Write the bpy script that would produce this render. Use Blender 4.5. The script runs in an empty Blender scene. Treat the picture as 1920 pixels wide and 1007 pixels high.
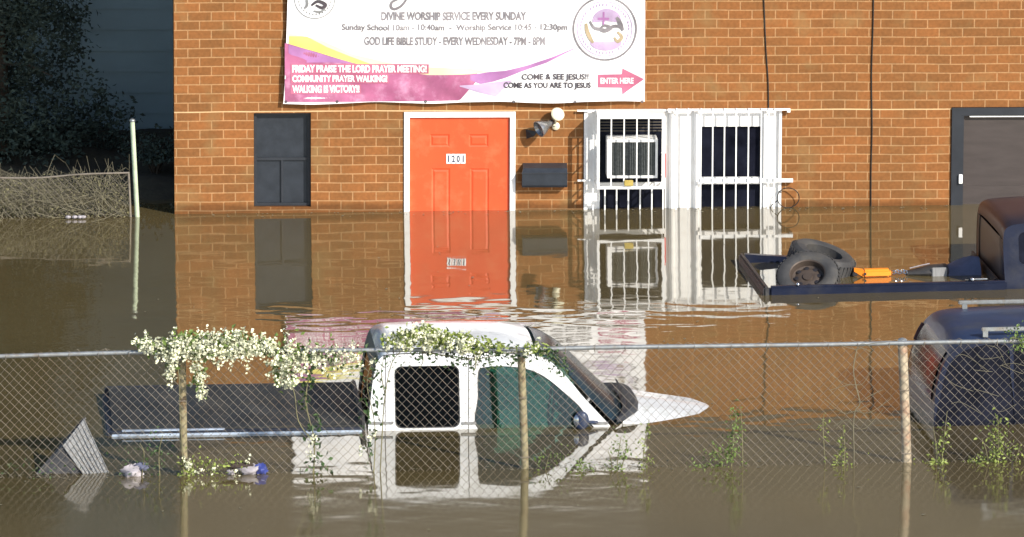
import bpy, bmesh, math, random
import numpy as np
from mathutils import Vector, Matrix
R = math.radians
random.seed(7)
SC = bpy.context.scene
COL = SC.collection

# ------------------------------------------------------------------ camera, sky, sun, exposure
FPX = 15540.0
CAM_D, CAM_ELEV = 73.0, R(10.0)
CAM_H = CAM_D * math.tan(CAM_ELEV)
PITCH = CAM_ELEV + math.atan((503.5 - 394.0) / FPX)
ROLL = R(0.25)
cam_data = bpy.data.cameras.new('camera')
cam_data.sensor_width = 36.0
cam_data.lens = 36.0 * FPX / 1920.0
cam_data.clip_start = 1.0
cam_data.clip_end = 3000.0
cam = bpy.data.objects.new('camera', cam_data)
COL.objects.link(cam)
CAM_M = Matrix.Translation((0, -CAM_D, CAM_H)) @ Matrix.Rotation(math.pi / 2 - PITCH, 4, 'X') @ Matrix.Rotation(-ROLL, 4, 'Z')
cam.matrix_world = CAM_M
SC.camera = cam

SUN_EL, SUN_AZ = R(30), R(42)          # azimuth measured from -Y towards +X
sun_dir = Vector((math.sin(SUN_AZ) * math.cos(SUN_EL), -math.cos(SUN_AZ) * math.cos(SUN_EL), math.sin(SUN_EL)))
sd = bpy.data.lights.new('sun', 'SUN')
sd.energy = 4.6
sd.angle = R(0.5)
sd.color = (1.0, 0.93, 0.82)
sun = bpy.data.objects.new('sun', sd)
sun.rotation_euler = sun_dir.to_track_quat('Z', 'Y').to_euler()
COL.objects.link(sun)
world = bpy.data.worlds.new('World')
SC.world = world
world.use_nodes = True
wn = world.node_tree.nodes
wn.clear()
wo = wn.new('ShaderNodeOutputWorld')
bg = wn.new('ShaderNodeBackground')
sky = wn.new('ShaderNodeTexSky')
sky.sky_type = 'NISHITA'
sky.sun_disc = False
sky.sun_elevation = SUN_EL
sky.sun_rotation = math.pi - SUN_AZ
bg.inputs['Strength'].default_value = 0.13
world.node_tree.links.new(sky.outputs[0], bg.inputs[0])
world.node_tree.links.new(bg.outputs[0], wo.inputs[0])
SC.view_settings.view_transform = 'Standard'
SC.view_settings.look = 'None'
SC.view_settings.exposure = 0.42
SC.view_settings.gamma = 1.0

# ------------------------------------------------------------------ pixel ray -> a plane of the place
def ray(px, py):
    d = Vector(((px - 960.0) / FPX, -(py - 503.5) / FPX, -1.0))
    return CAM_M.translation.copy(), (CAM_M.to_3x3() @ d)

def on(M, px, py, y=0.0):
    """local (x, z) where the view ray meets the local plane y of frame M"""
    o, d = ray(px, py)
    I = M.inverted()
    o = I @ o
    d = I.to_3x3() @ d
    t = (y - o.y) / d.y
    p = o + d * t
    return p.x, p.z

def ground(px, py, z=0.0):
    o, d = ray(px, py)
    t = (z - o.z) / d.z
    return o + d * t

def vpt(px, py, Y):
    """world point where the ray meets the vertical plane Y"""
    o, d = ray(px, py)
    return o + d * ((Y - o.y) / d.y)

# ------------------------------------------------------------------ materials
MATS = {}
def mat(name, col, rough=0.6, metal=0.0, var=0.2, vscale=6.0, bump=0.0, bscale=40.0, spec=0.5, coat=0.0, dirt=None, dirt_amt=0.0, dscale=2.0, stretch=(1, 1, 1)):
    m = bpy.data.materials.new(name)
    m.use_nodes = True
    nt = m.node_tree
    N, L = nt.nodes, nt.links
    b = N['Principled BSDF']
    b.inputs['Roughness'].default_value = rough
    b.inputs['Metallic'].default_value = metal
    b.inputs['Specular IOR Level'].default_value = spec
    b.inputs['Coat Weight'].default_value = coat
    tc = N.new('ShaderNodeTexCoord')
    mp = N.new('ShaderNodeMapping')
    mp.inputs['Scale'].default_value = stretch
    L.new(tc.outputs['Object'], mp.inputs[0])
    nz = N.new('ShaderNodeTexNoise')
    nz.inputs['Scale'].default_value = vscale
    nz.inputs['Detail'].default_value = 6
    nz.inputs['Roughness'].default_value = 0.65
    L.new(mp.outputs[0], nz.inputs[0])
    rp = N.new('ShaderNodeValToRGB')
    rp.color_ramp.elements[0].position = 0.3
    rp.color_ramp.elements[1].position = 0.7
    rp.color_ramp.elements[0].color = tuple(max(0, c * (1 - var)) for c in col) + (1,)
    rp.color_ramp.elements[1].color = tuple(min(1, c * (1 + var)) for c in col) + (1,)
    L.new(nz.outputs[0], rp.inputs[0])
    out = rp.outputs[0]
    if dirt:
        n2 = N.new('ShaderNodeTexNoise')
        n2.inputs['Scale'].default_value = dscale
        n2.inputs['Detail'].default_value = 8
        n2.inputs['Roughness'].default_value = 0.7
        L.new(tc.outputs['Object'], n2.inputs[0])
        r2 = N.new('ShaderNodeValToRGB')
        r2.color_ramp.elements[0].position = 0.5
        r2.color_ramp.elements[1].position = 0.68
        r2.color_ramp.elements[0].color = (0, 0, 0, 1)
        r2.color_ramp.elements[1].color = (dirt_amt,) * 3 + (1,)
        L.new(n2.outputs[0], r2.inputs[0])
        mx = N.new('ShaderNodeMixRGB')
        mx.inputs[2].default_value = tuple(dirt) + (1,)
        L.new(r2.outputs[0], mx.inputs[0])
        L.new(out, mx.inputs[1])
        out = mx.outputs[0]
    L.new(out, b.inputs['Base Color'])
    if bump:
        n3 = N.new('ShaderNodeTexNoise')
        n3.inputs['Scale'].default_value = bscale
        n3.inputs['Detail'].default_value = 5
        L.new(mp.outputs[0], n3.inputs[0])
        bp = N.new('ShaderNodeBump')
        bp.inputs['Strength'].default_value = bump
        bp.inputs['Distance'].default_value = 0.01
        L.new(n3.outputs[0], bp.inputs['Height'])
        L.new(bp.outputs[0], b.inputs['Normal'])
    MATS[name] = m
    return m

def glass(name, tint, refl=0.12, rough=0.03, ior=1.5):
    m = bpy.data.materials.new(name)
    m.use_nodes = True
    N, L = m.node_tree.nodes, m.node_tree.links
    N.clear()
    o = N.new('ShaderNodeOutputMaterial')
    mx = N.new('ShaderNodeMixShader')
    tr = N.new('ShaderNodeBsdfTransparent')
    tr.inputs[0].default_value = tint + (1,)
    gl = N.new('ShaderNodeBsdfGlossy')
    gl.inputs['Roughness'].default_value = rough
    lw = N.new('ShaderNodeFresnel')
    lw.inputs[0].default_value = ior
    mm = N.new('ShaderNodeMath')
    mm.operation = 'ADD'
    mm.inputs[1].default_value = refl
    mm.use_clamp = True
    L.new(lw.outputs[0], mm.inputs[0])
    L.new(mm.outputs[0], mx.inputs[0])
    L.new(tr.outputs[0], mx.inputs[1])
    L.new(gl.outputs[0], mx.inputs[2])
    L.new(mx.outputs[0], o.inputs[0])
    MATS[name] = m
    return m

M_ = MATS
mat('white_paint', (0.84, 0.84, 0.83), 0.45, var=0.03, vscale=5, dirt=(0.62, 0.58, 0.52), dirt_amt=0.35, dscale=9)
mat('white_iron', (0.84, 0.85, 0.85), 0.4, var=0.05, dirt=(0.50, 0.42, 0.32), dirt_amt=0.25, dscale=25)
mat('door_paint', (0.67, 0.082, 0.020), 0.45, var=0.10, vscale=2.5, dirt=(0.66, 0.15, 0.06), dirt_amt=0.7, dscale=4, stretch=(1, 1, .5))
mat('dark_glass', (0.008, 0.009, 0.016), 0.16, var=0.6, vscale=4, spec=0.06)
mat('window_slate', (0.024, 0.029, 0.038), 0.3, var=0.25, vscale=10)
mat('black_frame', (0.022, 0.026, 0.034), 0.4, var=0.2)
mat('shutter_brown', (0.060, 0.050, 0.048), 0.35, var=0.15, vscale=3, stretch=(1, 1, 5))
mat('siding', (0.068, 0.060, 0.051), 0.8, var=0.2, vscale=2, stretch=(1, 1, 12))
mat('roofing', (0.06, 0.055, 0.05), 0.9, bump=0.3)
mat('slate_wall', (0.30, 0.40, 0.42), 0.75, var=0.15, vscale=0.8)
mat('soil', (0.045, 0.038, 0.022), 0.95, var=0.4, bump=0.8, bscale=15)
mat('galvanised', (0.30, 0.32, 0.33), 0.38, metal=0.55, var=0.2, vscale=20, dirt=(0.22, 0.16, 0.10), dirt_amt=0.6, dscale=12)
mat('wire', (0.20, 0.175, 0.145), 0.55, metal=0.3, var=0.3, vscale=2, dirt=(0.12, 0.075, 0.04), dirt_amt=0.7, dscale=1.5)
mat('rusty_post', (0.25, 0.22, 0.13), 0.7, metal=0.1, var=0.25, vscale=14, dirt=(0.20, 0.10, 0.045), dirt_amt=0.9, dscale=10, bump=0.3)
mat('rusty_pipe', (0.38, 0.32, 0.23), 0.7, metal=0.1, var=0.3, vscale=12, dirt=(0.22, 0.07, 0.035), dirt_amt=0.9, dscale=7, bump=0.3)
mat('green_post', (0.42, 0.50, 0.36), 0.6, var=0.2, dirt=(0.2, 0.22, 0.15), dirt_amt=0.5, dscale=8)
mat('twig', (0.15, 0.14, 0.075), 0.9, var=0.4, vscale=3)
mat('pale_twig', (0.145, 0.132, 0.088), 0.85, var=0.3, vscale=4)
mat('leaf_green', (0.10, 0.155, 0.030), 0.55, var=0.55, vscale=5)
mat('leaf_yellow', (0.19, 0.24, 0.05), 0.55, var=0.45, vscale=5)
mat('leaf_dark', (0.03, 0.065, 0.015), 0.6, var=0.5, vscale=5)
mat('evergreen', (0.040, 0.060, 0.045), 0.8, var=0.5, vscale=2)
mat('bark', (0.07, 0.05, 0.035), 0.9, var=0.4, bump=0.6)
mat('blossom', (0.66, 0.67, 0.49), 0.6, var=0.4, vscale=9)
mat('car_white', (0.74, 0.76, 0.78), 0.25, var=0.04, coat=0.4, dirt=(0.36, 0.36, 0.32), dirt_amt=0.7, dscale=4)
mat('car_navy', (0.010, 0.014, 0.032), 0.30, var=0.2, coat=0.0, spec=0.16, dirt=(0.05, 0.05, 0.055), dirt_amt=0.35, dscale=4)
mat('car_navy_blue', (0.018, 0.034, 0.085), 0.42, var=0.25, vscale=3, coat=0.08, spec=0.3, dirt=(0.06, 0.065, 0.08), dirt_amt=0.6, dscale=5)  # bluer navy; on the car roof it carries painted sky reflection
mat('rail_trim', (0.42, 0.50, 0.62), 0.3, metal=0.2, var=0.5, vscale=3)
mat('bed_dark', (0.018, 0.024, 0.042), 0.45, var=0.3, vscale=5, dirt=(0.06, 0.06, 0.055), dirt_amt=0.6, dscale=6)
mat('black_plastic', (0.025, 0.026, 0.030), 0.5, var=0.3, bump=0.2, dirt=(0.09, 0.08, 0.065), dirt_amt=0.5, dscale=7)
mat('cover_vinyl', (0.024, 0.026, 0.027), 0.6, var=0.5, vscale=3, bump=0.7, bscale=9, spec=0.3, dirt=(0.06, 0.055, 0.045), dirt_amt=0.7, dscale=4)
mat('rubber', (0.040, 0.040, 0.042), 0.75, var=0.3, vscale=8, dirt=(0.09, 0.08, 0.065), dirt_amt=0.5, dscale=5, bump=0.3)
mat('rim_brown', (0.07, 0.052, 0.042), 0.6, metal=0.3, var=0.25, vscale=12)
mat('chrome', (0.75, 0.76, 0.78), 0.15, metal=1.0, var=0.05)
mat('orange_plastic', (0.90, 0.27, 0.02), 0.35, var=0.08)
mat('blue_cloth', (0.09, 0.10, 0.16), 0.85, var=0.3, bump=0.5, bscale=10)
mat('seat_cloth', (0.055, 0.085, 0.085), 0.9, var=0.3)
mat('banner_white', (0.86, 0.86, 0.87), 0.40, var=0.03)
mat('banner_purple', (0.36, 0.105, 0.21), 0.42, var=0.3, vscale=3.5, dirt=(0.62, 0.36, 0.52), dirt_amt=0.55, dscale=5)
mat('banner_violet', (0.36, 0.16, 0.36), 0.42, var=0.2, vscale=4)
mat('banner_lilac', (0.46, 0.35, 0.52), 0.42, var=0.15)
mat('banner_yellow', (0.84, 0.76, 0.16), 0.42, var=0.08)
mat('banner_pale', (0.86, 0.82, 0.46), 0.42, var=0.06)
mat('banner_maroon', (0.42, 0.12, 0.20), 0.42, var=0.12)
mat('ink_grey', (0.20, 0.185, 0.20), 0.5, var=0.25, vscale=14)
mat('ink_dark', (0.06, 0.05, 0.06), 0.5, var=0.25, vscale=14)
mat('print_white', (0.86, 0.85, 0.85), 0.5, var=0.04)
mat('plate_blue', (0.05, 0.06, 0.10), 0.5, var=0.1)
mat('lamp_metal', (0.34, 0.34, 0.34), 0.25, metal=0.8, var=0.2)
mat('lamp_cream', (0.66, 0.64, 0.48), 0.35, var=0.1)
mat('lamp_black', (0.02, 0.018, 0.02), 0.4)
mat('red_print', (0.60, 0.05, 0.05), 0.5)
mat('brass', (0.55, 0.42, 0.12), 0.4, metal=0.6)
mat('cable_black', (0.012, 0.012, 0.012), 0.7)
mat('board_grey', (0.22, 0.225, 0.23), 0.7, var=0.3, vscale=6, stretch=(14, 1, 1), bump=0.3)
mat('trim_tan', (0.34, 0.27, 0.17), 0.6, var=0.3)
mat('rust_red', (0.05, 0.012, 0.012), 0.7)
mat('bag_white', (0.33, 0.31, 0.34), 0.5, var=0.25, vscale=20)
mat('bag_blue', (0.035, 0.05, 0.22), 0.4, var=0.2)
mat('ac_fin', (0.10, 0.11, 0.11), 0.5, metal=0.3, var=0.5, vscale=40)
glass('glass_green', (0.38, 0.60, 0.54), 0.04)
glass('glass_tint', (0.045, 0.05, 0.06), 0.0, 0.03, 1.22)
mat('glass_shield', (0.014, 0.028, 0.040), 0.22, var=0.35, vscale=3, spec=0.12)

def brick_mat():
    m = bpy.data.materials.new('brickwork')
    m.use_nodes = True
    N, L = m.node_tree.nodes, m.node_tree.links
    b = N['Principled BSDF']
    b.inputs['Roughness'].default_value = 0.88
    b.inputs['Specular IOR Level'].default_value = 0.15
    tc = N.new('ShaderNodeTexCoord')
    sx = N.new('ShaderNodeSeparateXYZ')
    L.new(tc.outputs['Object'], sx.inputs[0])
    ad = N.new('ShaderNodeMath'); ad.operation = 'ADD'
    L.new(sx.outputs[0], ad.inputs[0]); L.new(sx.outputs[1], ad.inputs[1])
    # a little waviness of the courses
    wz = N.new('ShaderNodeTexNoise'); wz.inputs['Scale'].default_value = 0.9
    L.new(tc.outputs['Object'], wz.inputs[0])
    wm_ = N.new('ShaderNodeMath'); wm_.operation = 'MULTIPLY_ADD'
    wm_.inputs[1].default_value = 0.03
    L.new(wz.outputs[0], wm_.inputs[0]); L.new(sx.outputs[2], wm_.inputs[2])
    cb = N.new('ShaderNodeCombineXYZ')
    L.new(ad.outputs[0], cb.inputs[0]); L.new(wm_.outputs[0], cb.inputs[1])
    mp = N.new('ShaderNodeMapping')
    mp.inputs['Location'].default_value = (0.06, 0.057, 0)
    L.new(cb.outputs[0], mp.inputs[0])
    br = N.new('ShaderNodeTexBrick')
    br.offset = 0.5
    br.inputs['Scale'].default_value = 1.0
    br.inputs['Brick Width'].default_value = 0.2095
    br.inputs['Row Height'].default_value = 0.0813
    br.inputs['Mortar Size'].default_value = 0.0068
    br.inputs['Mortar Smooth'].default_value = 0.35
    br.inputs['Bias'].default_value = -0.1
    br.inputs['Color1'].default_value = (0.258, 0.109, 0.037, 1)
    br.inputs['Color2'].default_value = (0.196, 0.088, 0.031, 1)
    br.inputs['Mortar'].default_value = (0.37, 0.212, 0.100, 1)
    L.new(mp.outputs[0], br.inputs[0])
    nz = N.new('ShaderNodeTexNoise'); nz.inputs['Scale'].default_value = 2.2; nz.inputs['Detail'].default_value = 8
    nz.inputs['Roughness'].default_value = 0.7
    L.new(tc.outputs['Object'], nz.inputs[0])
    rp = N.new('ShaderNodeValToRGB')
    rp.color_ramp.elements[0].position = 0.3; rp.color_ramp.elements[0].color = (0.80, 0.84, 0.86, 1)
    rp.color_ramp.elements[1].position = 0.7; rp.color_ramp.elements[1].color = (1.15, 1.05, 1.0, 1)
    L.new(nz.outputs[0], rp.inputs[0])
    mu = N.new('ShaderNodeMixRGB'); mu.blend_type = 'MULTIPLY'; mu.inputs[0].default_value = 1
    L.new(br.outputs[0], mu.inputs[1]); L.new(rp.outputs[0], mu.inputs[2])
    # fine grain of the brick face
    n4 = N.new('ShaderNodeTexNoise'); n4.inputs['Scale'].default_value = 34; n4.inputs['Detail'].default_value = 5
    L.new(tc.outputs['Object'], n4.inputs[0])
    r4 = N.new('ShaderNodeValToRGB')
    r4.color_ramp.elements[0].position = 0.3; r4.color_ramp.elements[0].color = (0.86, 0.86, 0.86, 1)
    r4.color_ramp.elements[1].position = 0.7; r4.color_ramp.elements[1].color = (1.12, 1.12, 1.12, 1)
    L.new(n4.outputs[0], r4.inputs[0])
    m4 = N.new('ShaderNodeMixRGB'); m4.blend_type = 'MULTIPLY'; m4.inputs[0].default_value = 1
    L.new(mu.outputs[0], m4.inputs[1]); L.new(r4.outputs[0], m4.inputs[2])
    # lichen stain, greenish, at the corner
    n5 = N.new('ShaderNodeTexNoise'); n5.inputs['Scale'].default_value = 3.2; n5.inputs['Detail'].default_value = 7
    L.new(tc.outputs['Object'], n5.inputs[0])
    r5 = N.new('ShaderNodeValToRGB')
    r5.color_ramp.elements[0].position = 0.56; r5.color_ramp.elements[0].color = (0, 0, 0, 1)
    r5.color_ramp.elements[1].position = 0.74; r5.color_ramp.elements[1].color = (0.45, 0.45, 0.45, 1)
    L.new(n5.outputs[0], r5.inputs[0])
    m5 = N.new('ShaderNodeMixRGB'); m5.inputs[2].default_value = (0.25, 0.18, 0.08, 1)
    L.new(r5.outputs[0], m5.inputs[0]); L.new(m4.outputs[0], m5.inputs[1])
    # repointed bed joint at lintel height
    sb = N.new('ShaderNodeMath'); sb.operation = 'SUBTRACT'; sb.inputs[1].default_value = 0.0
    sb.name = 'joint'
    L.new(wm_.outputs[0], sb.inputs[0])
    ab = N.new('ShaderNodeMath'); ab.operation = 'ABSOLUTE'; L.new(sb.outputs[0], ab.inputs[0])
    lt = N.new('ShaderNodeMath'); lt.operation = 'LESS_THAN'; lt.inputs[1].default_value = 0.0055
    L.new(ab.outputs[0], lt.inputs[0])
    n6 = N.new('ShaderNodeTexNoise'); n6.inputs['Scale'].default_value = 1.5
    L.new(tc.outputs['Object'], n6.inputs[0])
    m6a = N.new('ShaderNodeMath'); m6a.operation = 'MULTIPLY'
    L.new(lt.outputs[0], m6a.inputs[0]); L.new(n6.outputs[0], m6a.inputs[1])
    m6 = N.new('ShaderNodeMixRGB'); m6.inputs[2].default_value = (0.78, 0.58, 0.33, 1)
    L.new(m6a.outputs[0], m6.inputs[0]); L.new(m5.outputs[0], m6.inputs[1])
    n7 = N.new('ShaderNodeTexNoise'); n7.inputs['Scale'].default_value = 4; L.new(tc.outputs['Object'], n7.inputs[0])
    a7 = N.new('ShaderNodeMath'); a7.operation = 'MULTIPLY_ADD'; a7.inputs[1].default_value = 0.06
    L.new(n7.outputs[0], a7.inputs[0]); L.new(sx.outputs[2], a7.inputs[2])
    r7 = N.new('ShaderNodeMapRange'); r7.inputs['From Min'].default_value = 0.075; r7.inputs['From Max'].default_value = 0.11
    r7.inputs['To Min'].default_value = 0.62; r7.inputs['To Max'].default_value = 1.0
    L.new(a7.outputs[0], r7.inputs['Value'])
    m7 = N.new('ShaderNodeMixRGB'); m7.blend_type = 'MULTIPLY'; m7.inputs[0].default_value = 1
    L.new(m6.outputs[0], m7.inputs[1]); L.new(r7.outputs[0], m7.inputs[2])
    L.new(m7.outputs[0], b.inputs['Base Color'])
    bp = N.new('ShaderNodeBump'); bp.inputs['Strength'].default_value = 0.5; bp.inputs['Distance'].default_value = 0.006
    bp.invert = True
    L.new(br.outputs['Fac'], bp.inputs['Height'])
    L.new(bp.outputs[0], b.inputs['Normal'])
    MATS['brickwork'] = m
    return m, sb
BRICK, JOINT = brick_mat()

def water_mat():
    m = bpy.data.materials.new('flood_water')
    m.use_nodes = True
    N, L = m.node_tree.nodes, m.node_tree.links
    N.clear()
    o = N.new('ShaderNodeOutputMaterial')
    df = N.new('ShaderNodeBsdfDiffuse')
    gl = N.new('ShaderNodeBsdfGlossy'); gl.inputs['Roughness'].default_value = 0.04
    gl.inputs['Color'].default_value = (1, 1, 0.99, 1)
    fr = N.new('ShaderNodeFresnel'); fr.inputs[0].default_value = 3.6
    tc = N.new('ShaderNodeTexCoord')
    nz = N.new('ShaderNodeTexNoise'); nz.inputs['Scale'].default_value = 0.35; nz.inputs['Detail'].default_value = 5
    L.new(tc.outputs['Object'], nz.inputs[0])
    rp = N.new('ShaderNodeValToRGB')
    rp.color_ramp.elements[0].position = 0.35; rp.color_ramp.elements[0].color = (0.090, 0.069, 0.030, 1)
    rp.color_ramp.elements[1].position = 0.65; rp.color_ramp.elements[1].color = (0.114, 0.087, 0.038, 1)
    L.new(nz.outputs[0], rp.inputs[0]); L.new(rp.outputs[0], df.inputs[0])
    sxw = N.new('ShaderNodeSeparateXYZ'); L.new(tc.outputs['Object'], sxw.inputs[0])
    rr = N.new('ShaderNodeMapRange'); rr.inputs['From Min'].default_value = -11.6; rr.inputs['From Max'].default_value = -12.6
    rr.inputs['To Min'].default_value = 0.038; rr.inputs['To Max'].default_value = 0.085
    L.new(sxw.outputs[1], rr.inputs['Value']); L.new(rr.outputs[0], gl.inputs['Roughness'])
    mx = N.new('ShaderNodeMixShader')
    L.new(fr.outputs[0], mx.inputs[0]); L.new(df.outputs[0], mx.inputs[1]); L.new(gl.outputs[0], mx.inputs[2])
    L.new(mx.outputs[0], o.inputs[0])
    MATS['flood_water'] = m
water_mat()

# ------------------------------------------------------------------ mesh collecting helpers
WM = {}
class MB:
    """collects shapes in the frame F (world matrix); build() links them as ONE mesh"""
    def __init__(s, F=Matrix.Identity(4)):
        s.F = F; s.v = []; s.f = []
    def add(s, vs, fs):
        n = len(s.v)
        s.v += [Vector(v) for v in vs]
        s.f += [tuple(i + n for i in f) for f in fs]
        return s
    def box(s, x0, x1, y0, y1, z0, z1, M=None, bev=0.0):
        if bev > 0:
            bm = bmesh.new()
            vs = [bm.verts.new(p) for p in [(x0,y0,z0),(x1,y0,z0),(x1,y1,z0),(x0,y1,z0),(x0,y0,z1),(x1,y0,z1),(x1,y1,z1),(x0,y1,z1)]]
            for f in [(0,3,2,1),(4,5,6,7),(0,1,5,4),(1,2,6,5),(2,3,7,6),(3,0,4,7)]:
                bm.faces.new([vs[i] for i in f])
            bmesh.ops.bevel(bm, geom=list(bm.edges), offset=bev, segments=2, affect='EDGES')
            bm.verts.index_update()
            V = [v.co.copy() for v in bm.verts]; Fs = [[v.index for v in f.verts] for f in bm.faces]
            bm.free()
        else:
            V = [Vector(p) for p in [(x0,y0,z0),(x1,y0,z0),(x1,y1,z0),(x0,y1,z0),(x0,y0,z1),(x1,y0,z1),(x1,y1,z1),(x0,y1,z1)]]
            Fs = [(0,3,2,1),(4,5,6,7),(0,1,5,4),(1,2,6,5),(2,3,7,6),(3,0,4,7)]
        if M: V = [M @ v for v in V]
        return s.add(V, Fs)
    def tube(s, pts, r, n=6, cap=True):
        pts = [Vector(p) for p in pts]
        rs = r if isinstance(r, (list, tuple)) else [r] * len(pts)
        V = []; Fs = []
        up = None
        for i, p in enumerate(pts):
            a = pts[max(i - 1, 0)]; c = pts[min(i + 1, len(pts) - 1)]
            t = (c - a)
            if t.length < 1e-9: t = Vector((0, 0, 1))
            t.normalize()
            if up is None:
                up = Vector((0, 0, 1)) if abs(t.z) < 0.9 else Vector((1, 0, 0))
            x = t.cross(up)
            if x.length < 1e-6: x = t.cross(Vector((0.3, 1, 0.2)))
            x.normalize(); y = x.cross(t).normalized(); up = y
            for k in range(n):
                an = 2 * math.pi * k / n
                V.append(p + (x * math.cos(an) + y * math.sin(an)) * rs[i])
        for i in range(len(pts) - 1):
            for k in range(n):
                a = i * n + k; b = i * n + (k + 1) % n
                Fs.append((a, b, b + n, a + n))
        if cap:
            Fs.append(tuple(range(n))[::-1]); Fs.append(tuple(range((len(pts) - 1) * n, len(pts) * n)))
        return s.add(V, Fs)
    def lathe(s, prof, M, n=24, frac=1.0):
        V = []; Fs = []
        for r, z in prof:
            for k in range(n):
                a = 2 * math.pi * k / n
                V.append(M @ Vector((r * math.cos(a), r * math.sin(a), z)))
        for i in range(len(prof) - 1):
            for k in range(n):
                a = i * n + k; b = i * n + (k + 1) % n
                Fs.append((a, b, b + n, a + n))
        return s.add(V, Fs)
    def grid(s, P):
        """P: list of rows of points"""
        h = len(P); w = len(P[0])
        V = [p for row in P for p in row]
        Fs = [(i*w+j, i*w+j+1, (i+1)*w+j+1, (i+1)*w+j) for i in range(h-1) for j in range(w-1)]
        return s.add(V, Fs)
    def plate(s, outline, holes=(), y0=0.0, y1=0.02, fn=None):
        """flat plate in the xz plane with holes, between y0 and y1 (fn maps the points)"""
        cu = bpy.data.curves.new('tmp', 'CURVE'); cu.dimensions = '2D'; cu.fill_mode = 'BOTH'
        for poly in [outline] + list(holes):
            sp = cu.splines.new('POLY'); sp.points.add(len(poly) - 1); sp.use_cyclic_u = True
            for i, p in enumerate(poly): sp.points[i].co = (p[0], p[1], 0, 1)
        cu.extrude = abs(y1 - y0) / 2
        ob = bpy.data.objects.new('tmp', cu); COL.objects.link(ob)
        me = bpy.data.meshes.new_from_object(ob.evaluated_get(bpy.context.evaluated_depsgraph_get()))
        V = []
        for v in me.vertices:
            p = Vector((v.co.x, (y0 + y1) / 2 + v.co.z * (1 if y1 > y0 else -1), v.co.y))
            V.append(fn(p) if fn else p)
        s.add(V, [tuple(p.vertices) for p in me.polygons])
        bpy.data.objects.remove(ob); bpy.data.curves.remove(cu); bpy.data.meshes.remove(me)
        return s
    def mesh(s, name, P):
        me = bpy.data.meshes.new(name)
        X = P.inverted() @ s.F
        me.from_pydata([X @ v for v in s.v], [], s.f)
        me.update()
        return me
    def build(s, name, material, parent=None, origin=None, smooth=0, weld=True):
        P = WM[parent.name] if parent else (origin if origin is not None else Matrix.Identity(4))
        me = s.mesh(name, P)
        bm = bmesh.new(); bm.from_mesh(me)
        if weld: bmesh.ops.remove_doubles(bm, verts=bm.verts, dist=1e-5)
        bmesh.ops.recalc_face_normals(bm, faces=bm.faces)
        bm.to_mesh(me); bm.free()
        o = bpy.data.objects.new(name, me)
        COL.objects.link(o)
        me.materials.append(MATS[material])
        if smooth:
            for p in me.polygons: p.use_smooth = True
            try:
                me.set_sharp_from_angle(angle=R(smooth))
            except Exception: pass
        if parent: o.parent = parent
        else: o.matrix_world = P
        WM[o.name] = P
        return o

def tag(o, label=None, cat=None, group=None, kind=None):
    if label: o['label'] = label
    if cat: o['category'] = cat
    if group: o['group'] = group
    if kind: o['kind'] = kind
    return o
def thing(name, M, label, cat, group=None, kind=None):
    o = bpy.data.objects.new(name, None)
    COL.objects.link(o)
    o.matrix_world = M
    o.empty_display_size = 0.1
    WM[o.name] = M.copy()
    return tag(o, label, cat, group, kind)

def catmull(pts, n=6, closed=False):
    out = []
    P = [Vector(p) for p in pts]; N = len(P)
    rng = range(N) if closed else range(N - 1)
    for i in rng:
        if closed: a, b, c, d = P[(i-1) % N], P[i], P[(i+1) % N], P[(i+2) % N]
        else: a, b, c, d = P[max(i-1, 0)], P[i], P[i+1], P[min(i+2, N-1)]
        for k in range(n):
            t = k / n
            out.append(0.5 * ((2*b) + (c-a)*t + (2*a-5*b+4*c-d)*t*t + (3*b-a-3*c+d)*t**3))
    if not closed: out.append(P[-1])
    return out
def rrect(x0, x1, z0, z1, r, n=5):
    o = []
    for cx, cz, a0 in ((x1-r, z1-r, 0), (x0+r, z1-r, 90), (x0+r, z0+r, 180), (x1-r, z0+r, 270)):
        for k in range(n + 1):
            a = R(a0 + 90 * k / n); o.append((cx + r*math.cos(a), cz + r*math.sin(a)))
    return o

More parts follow.
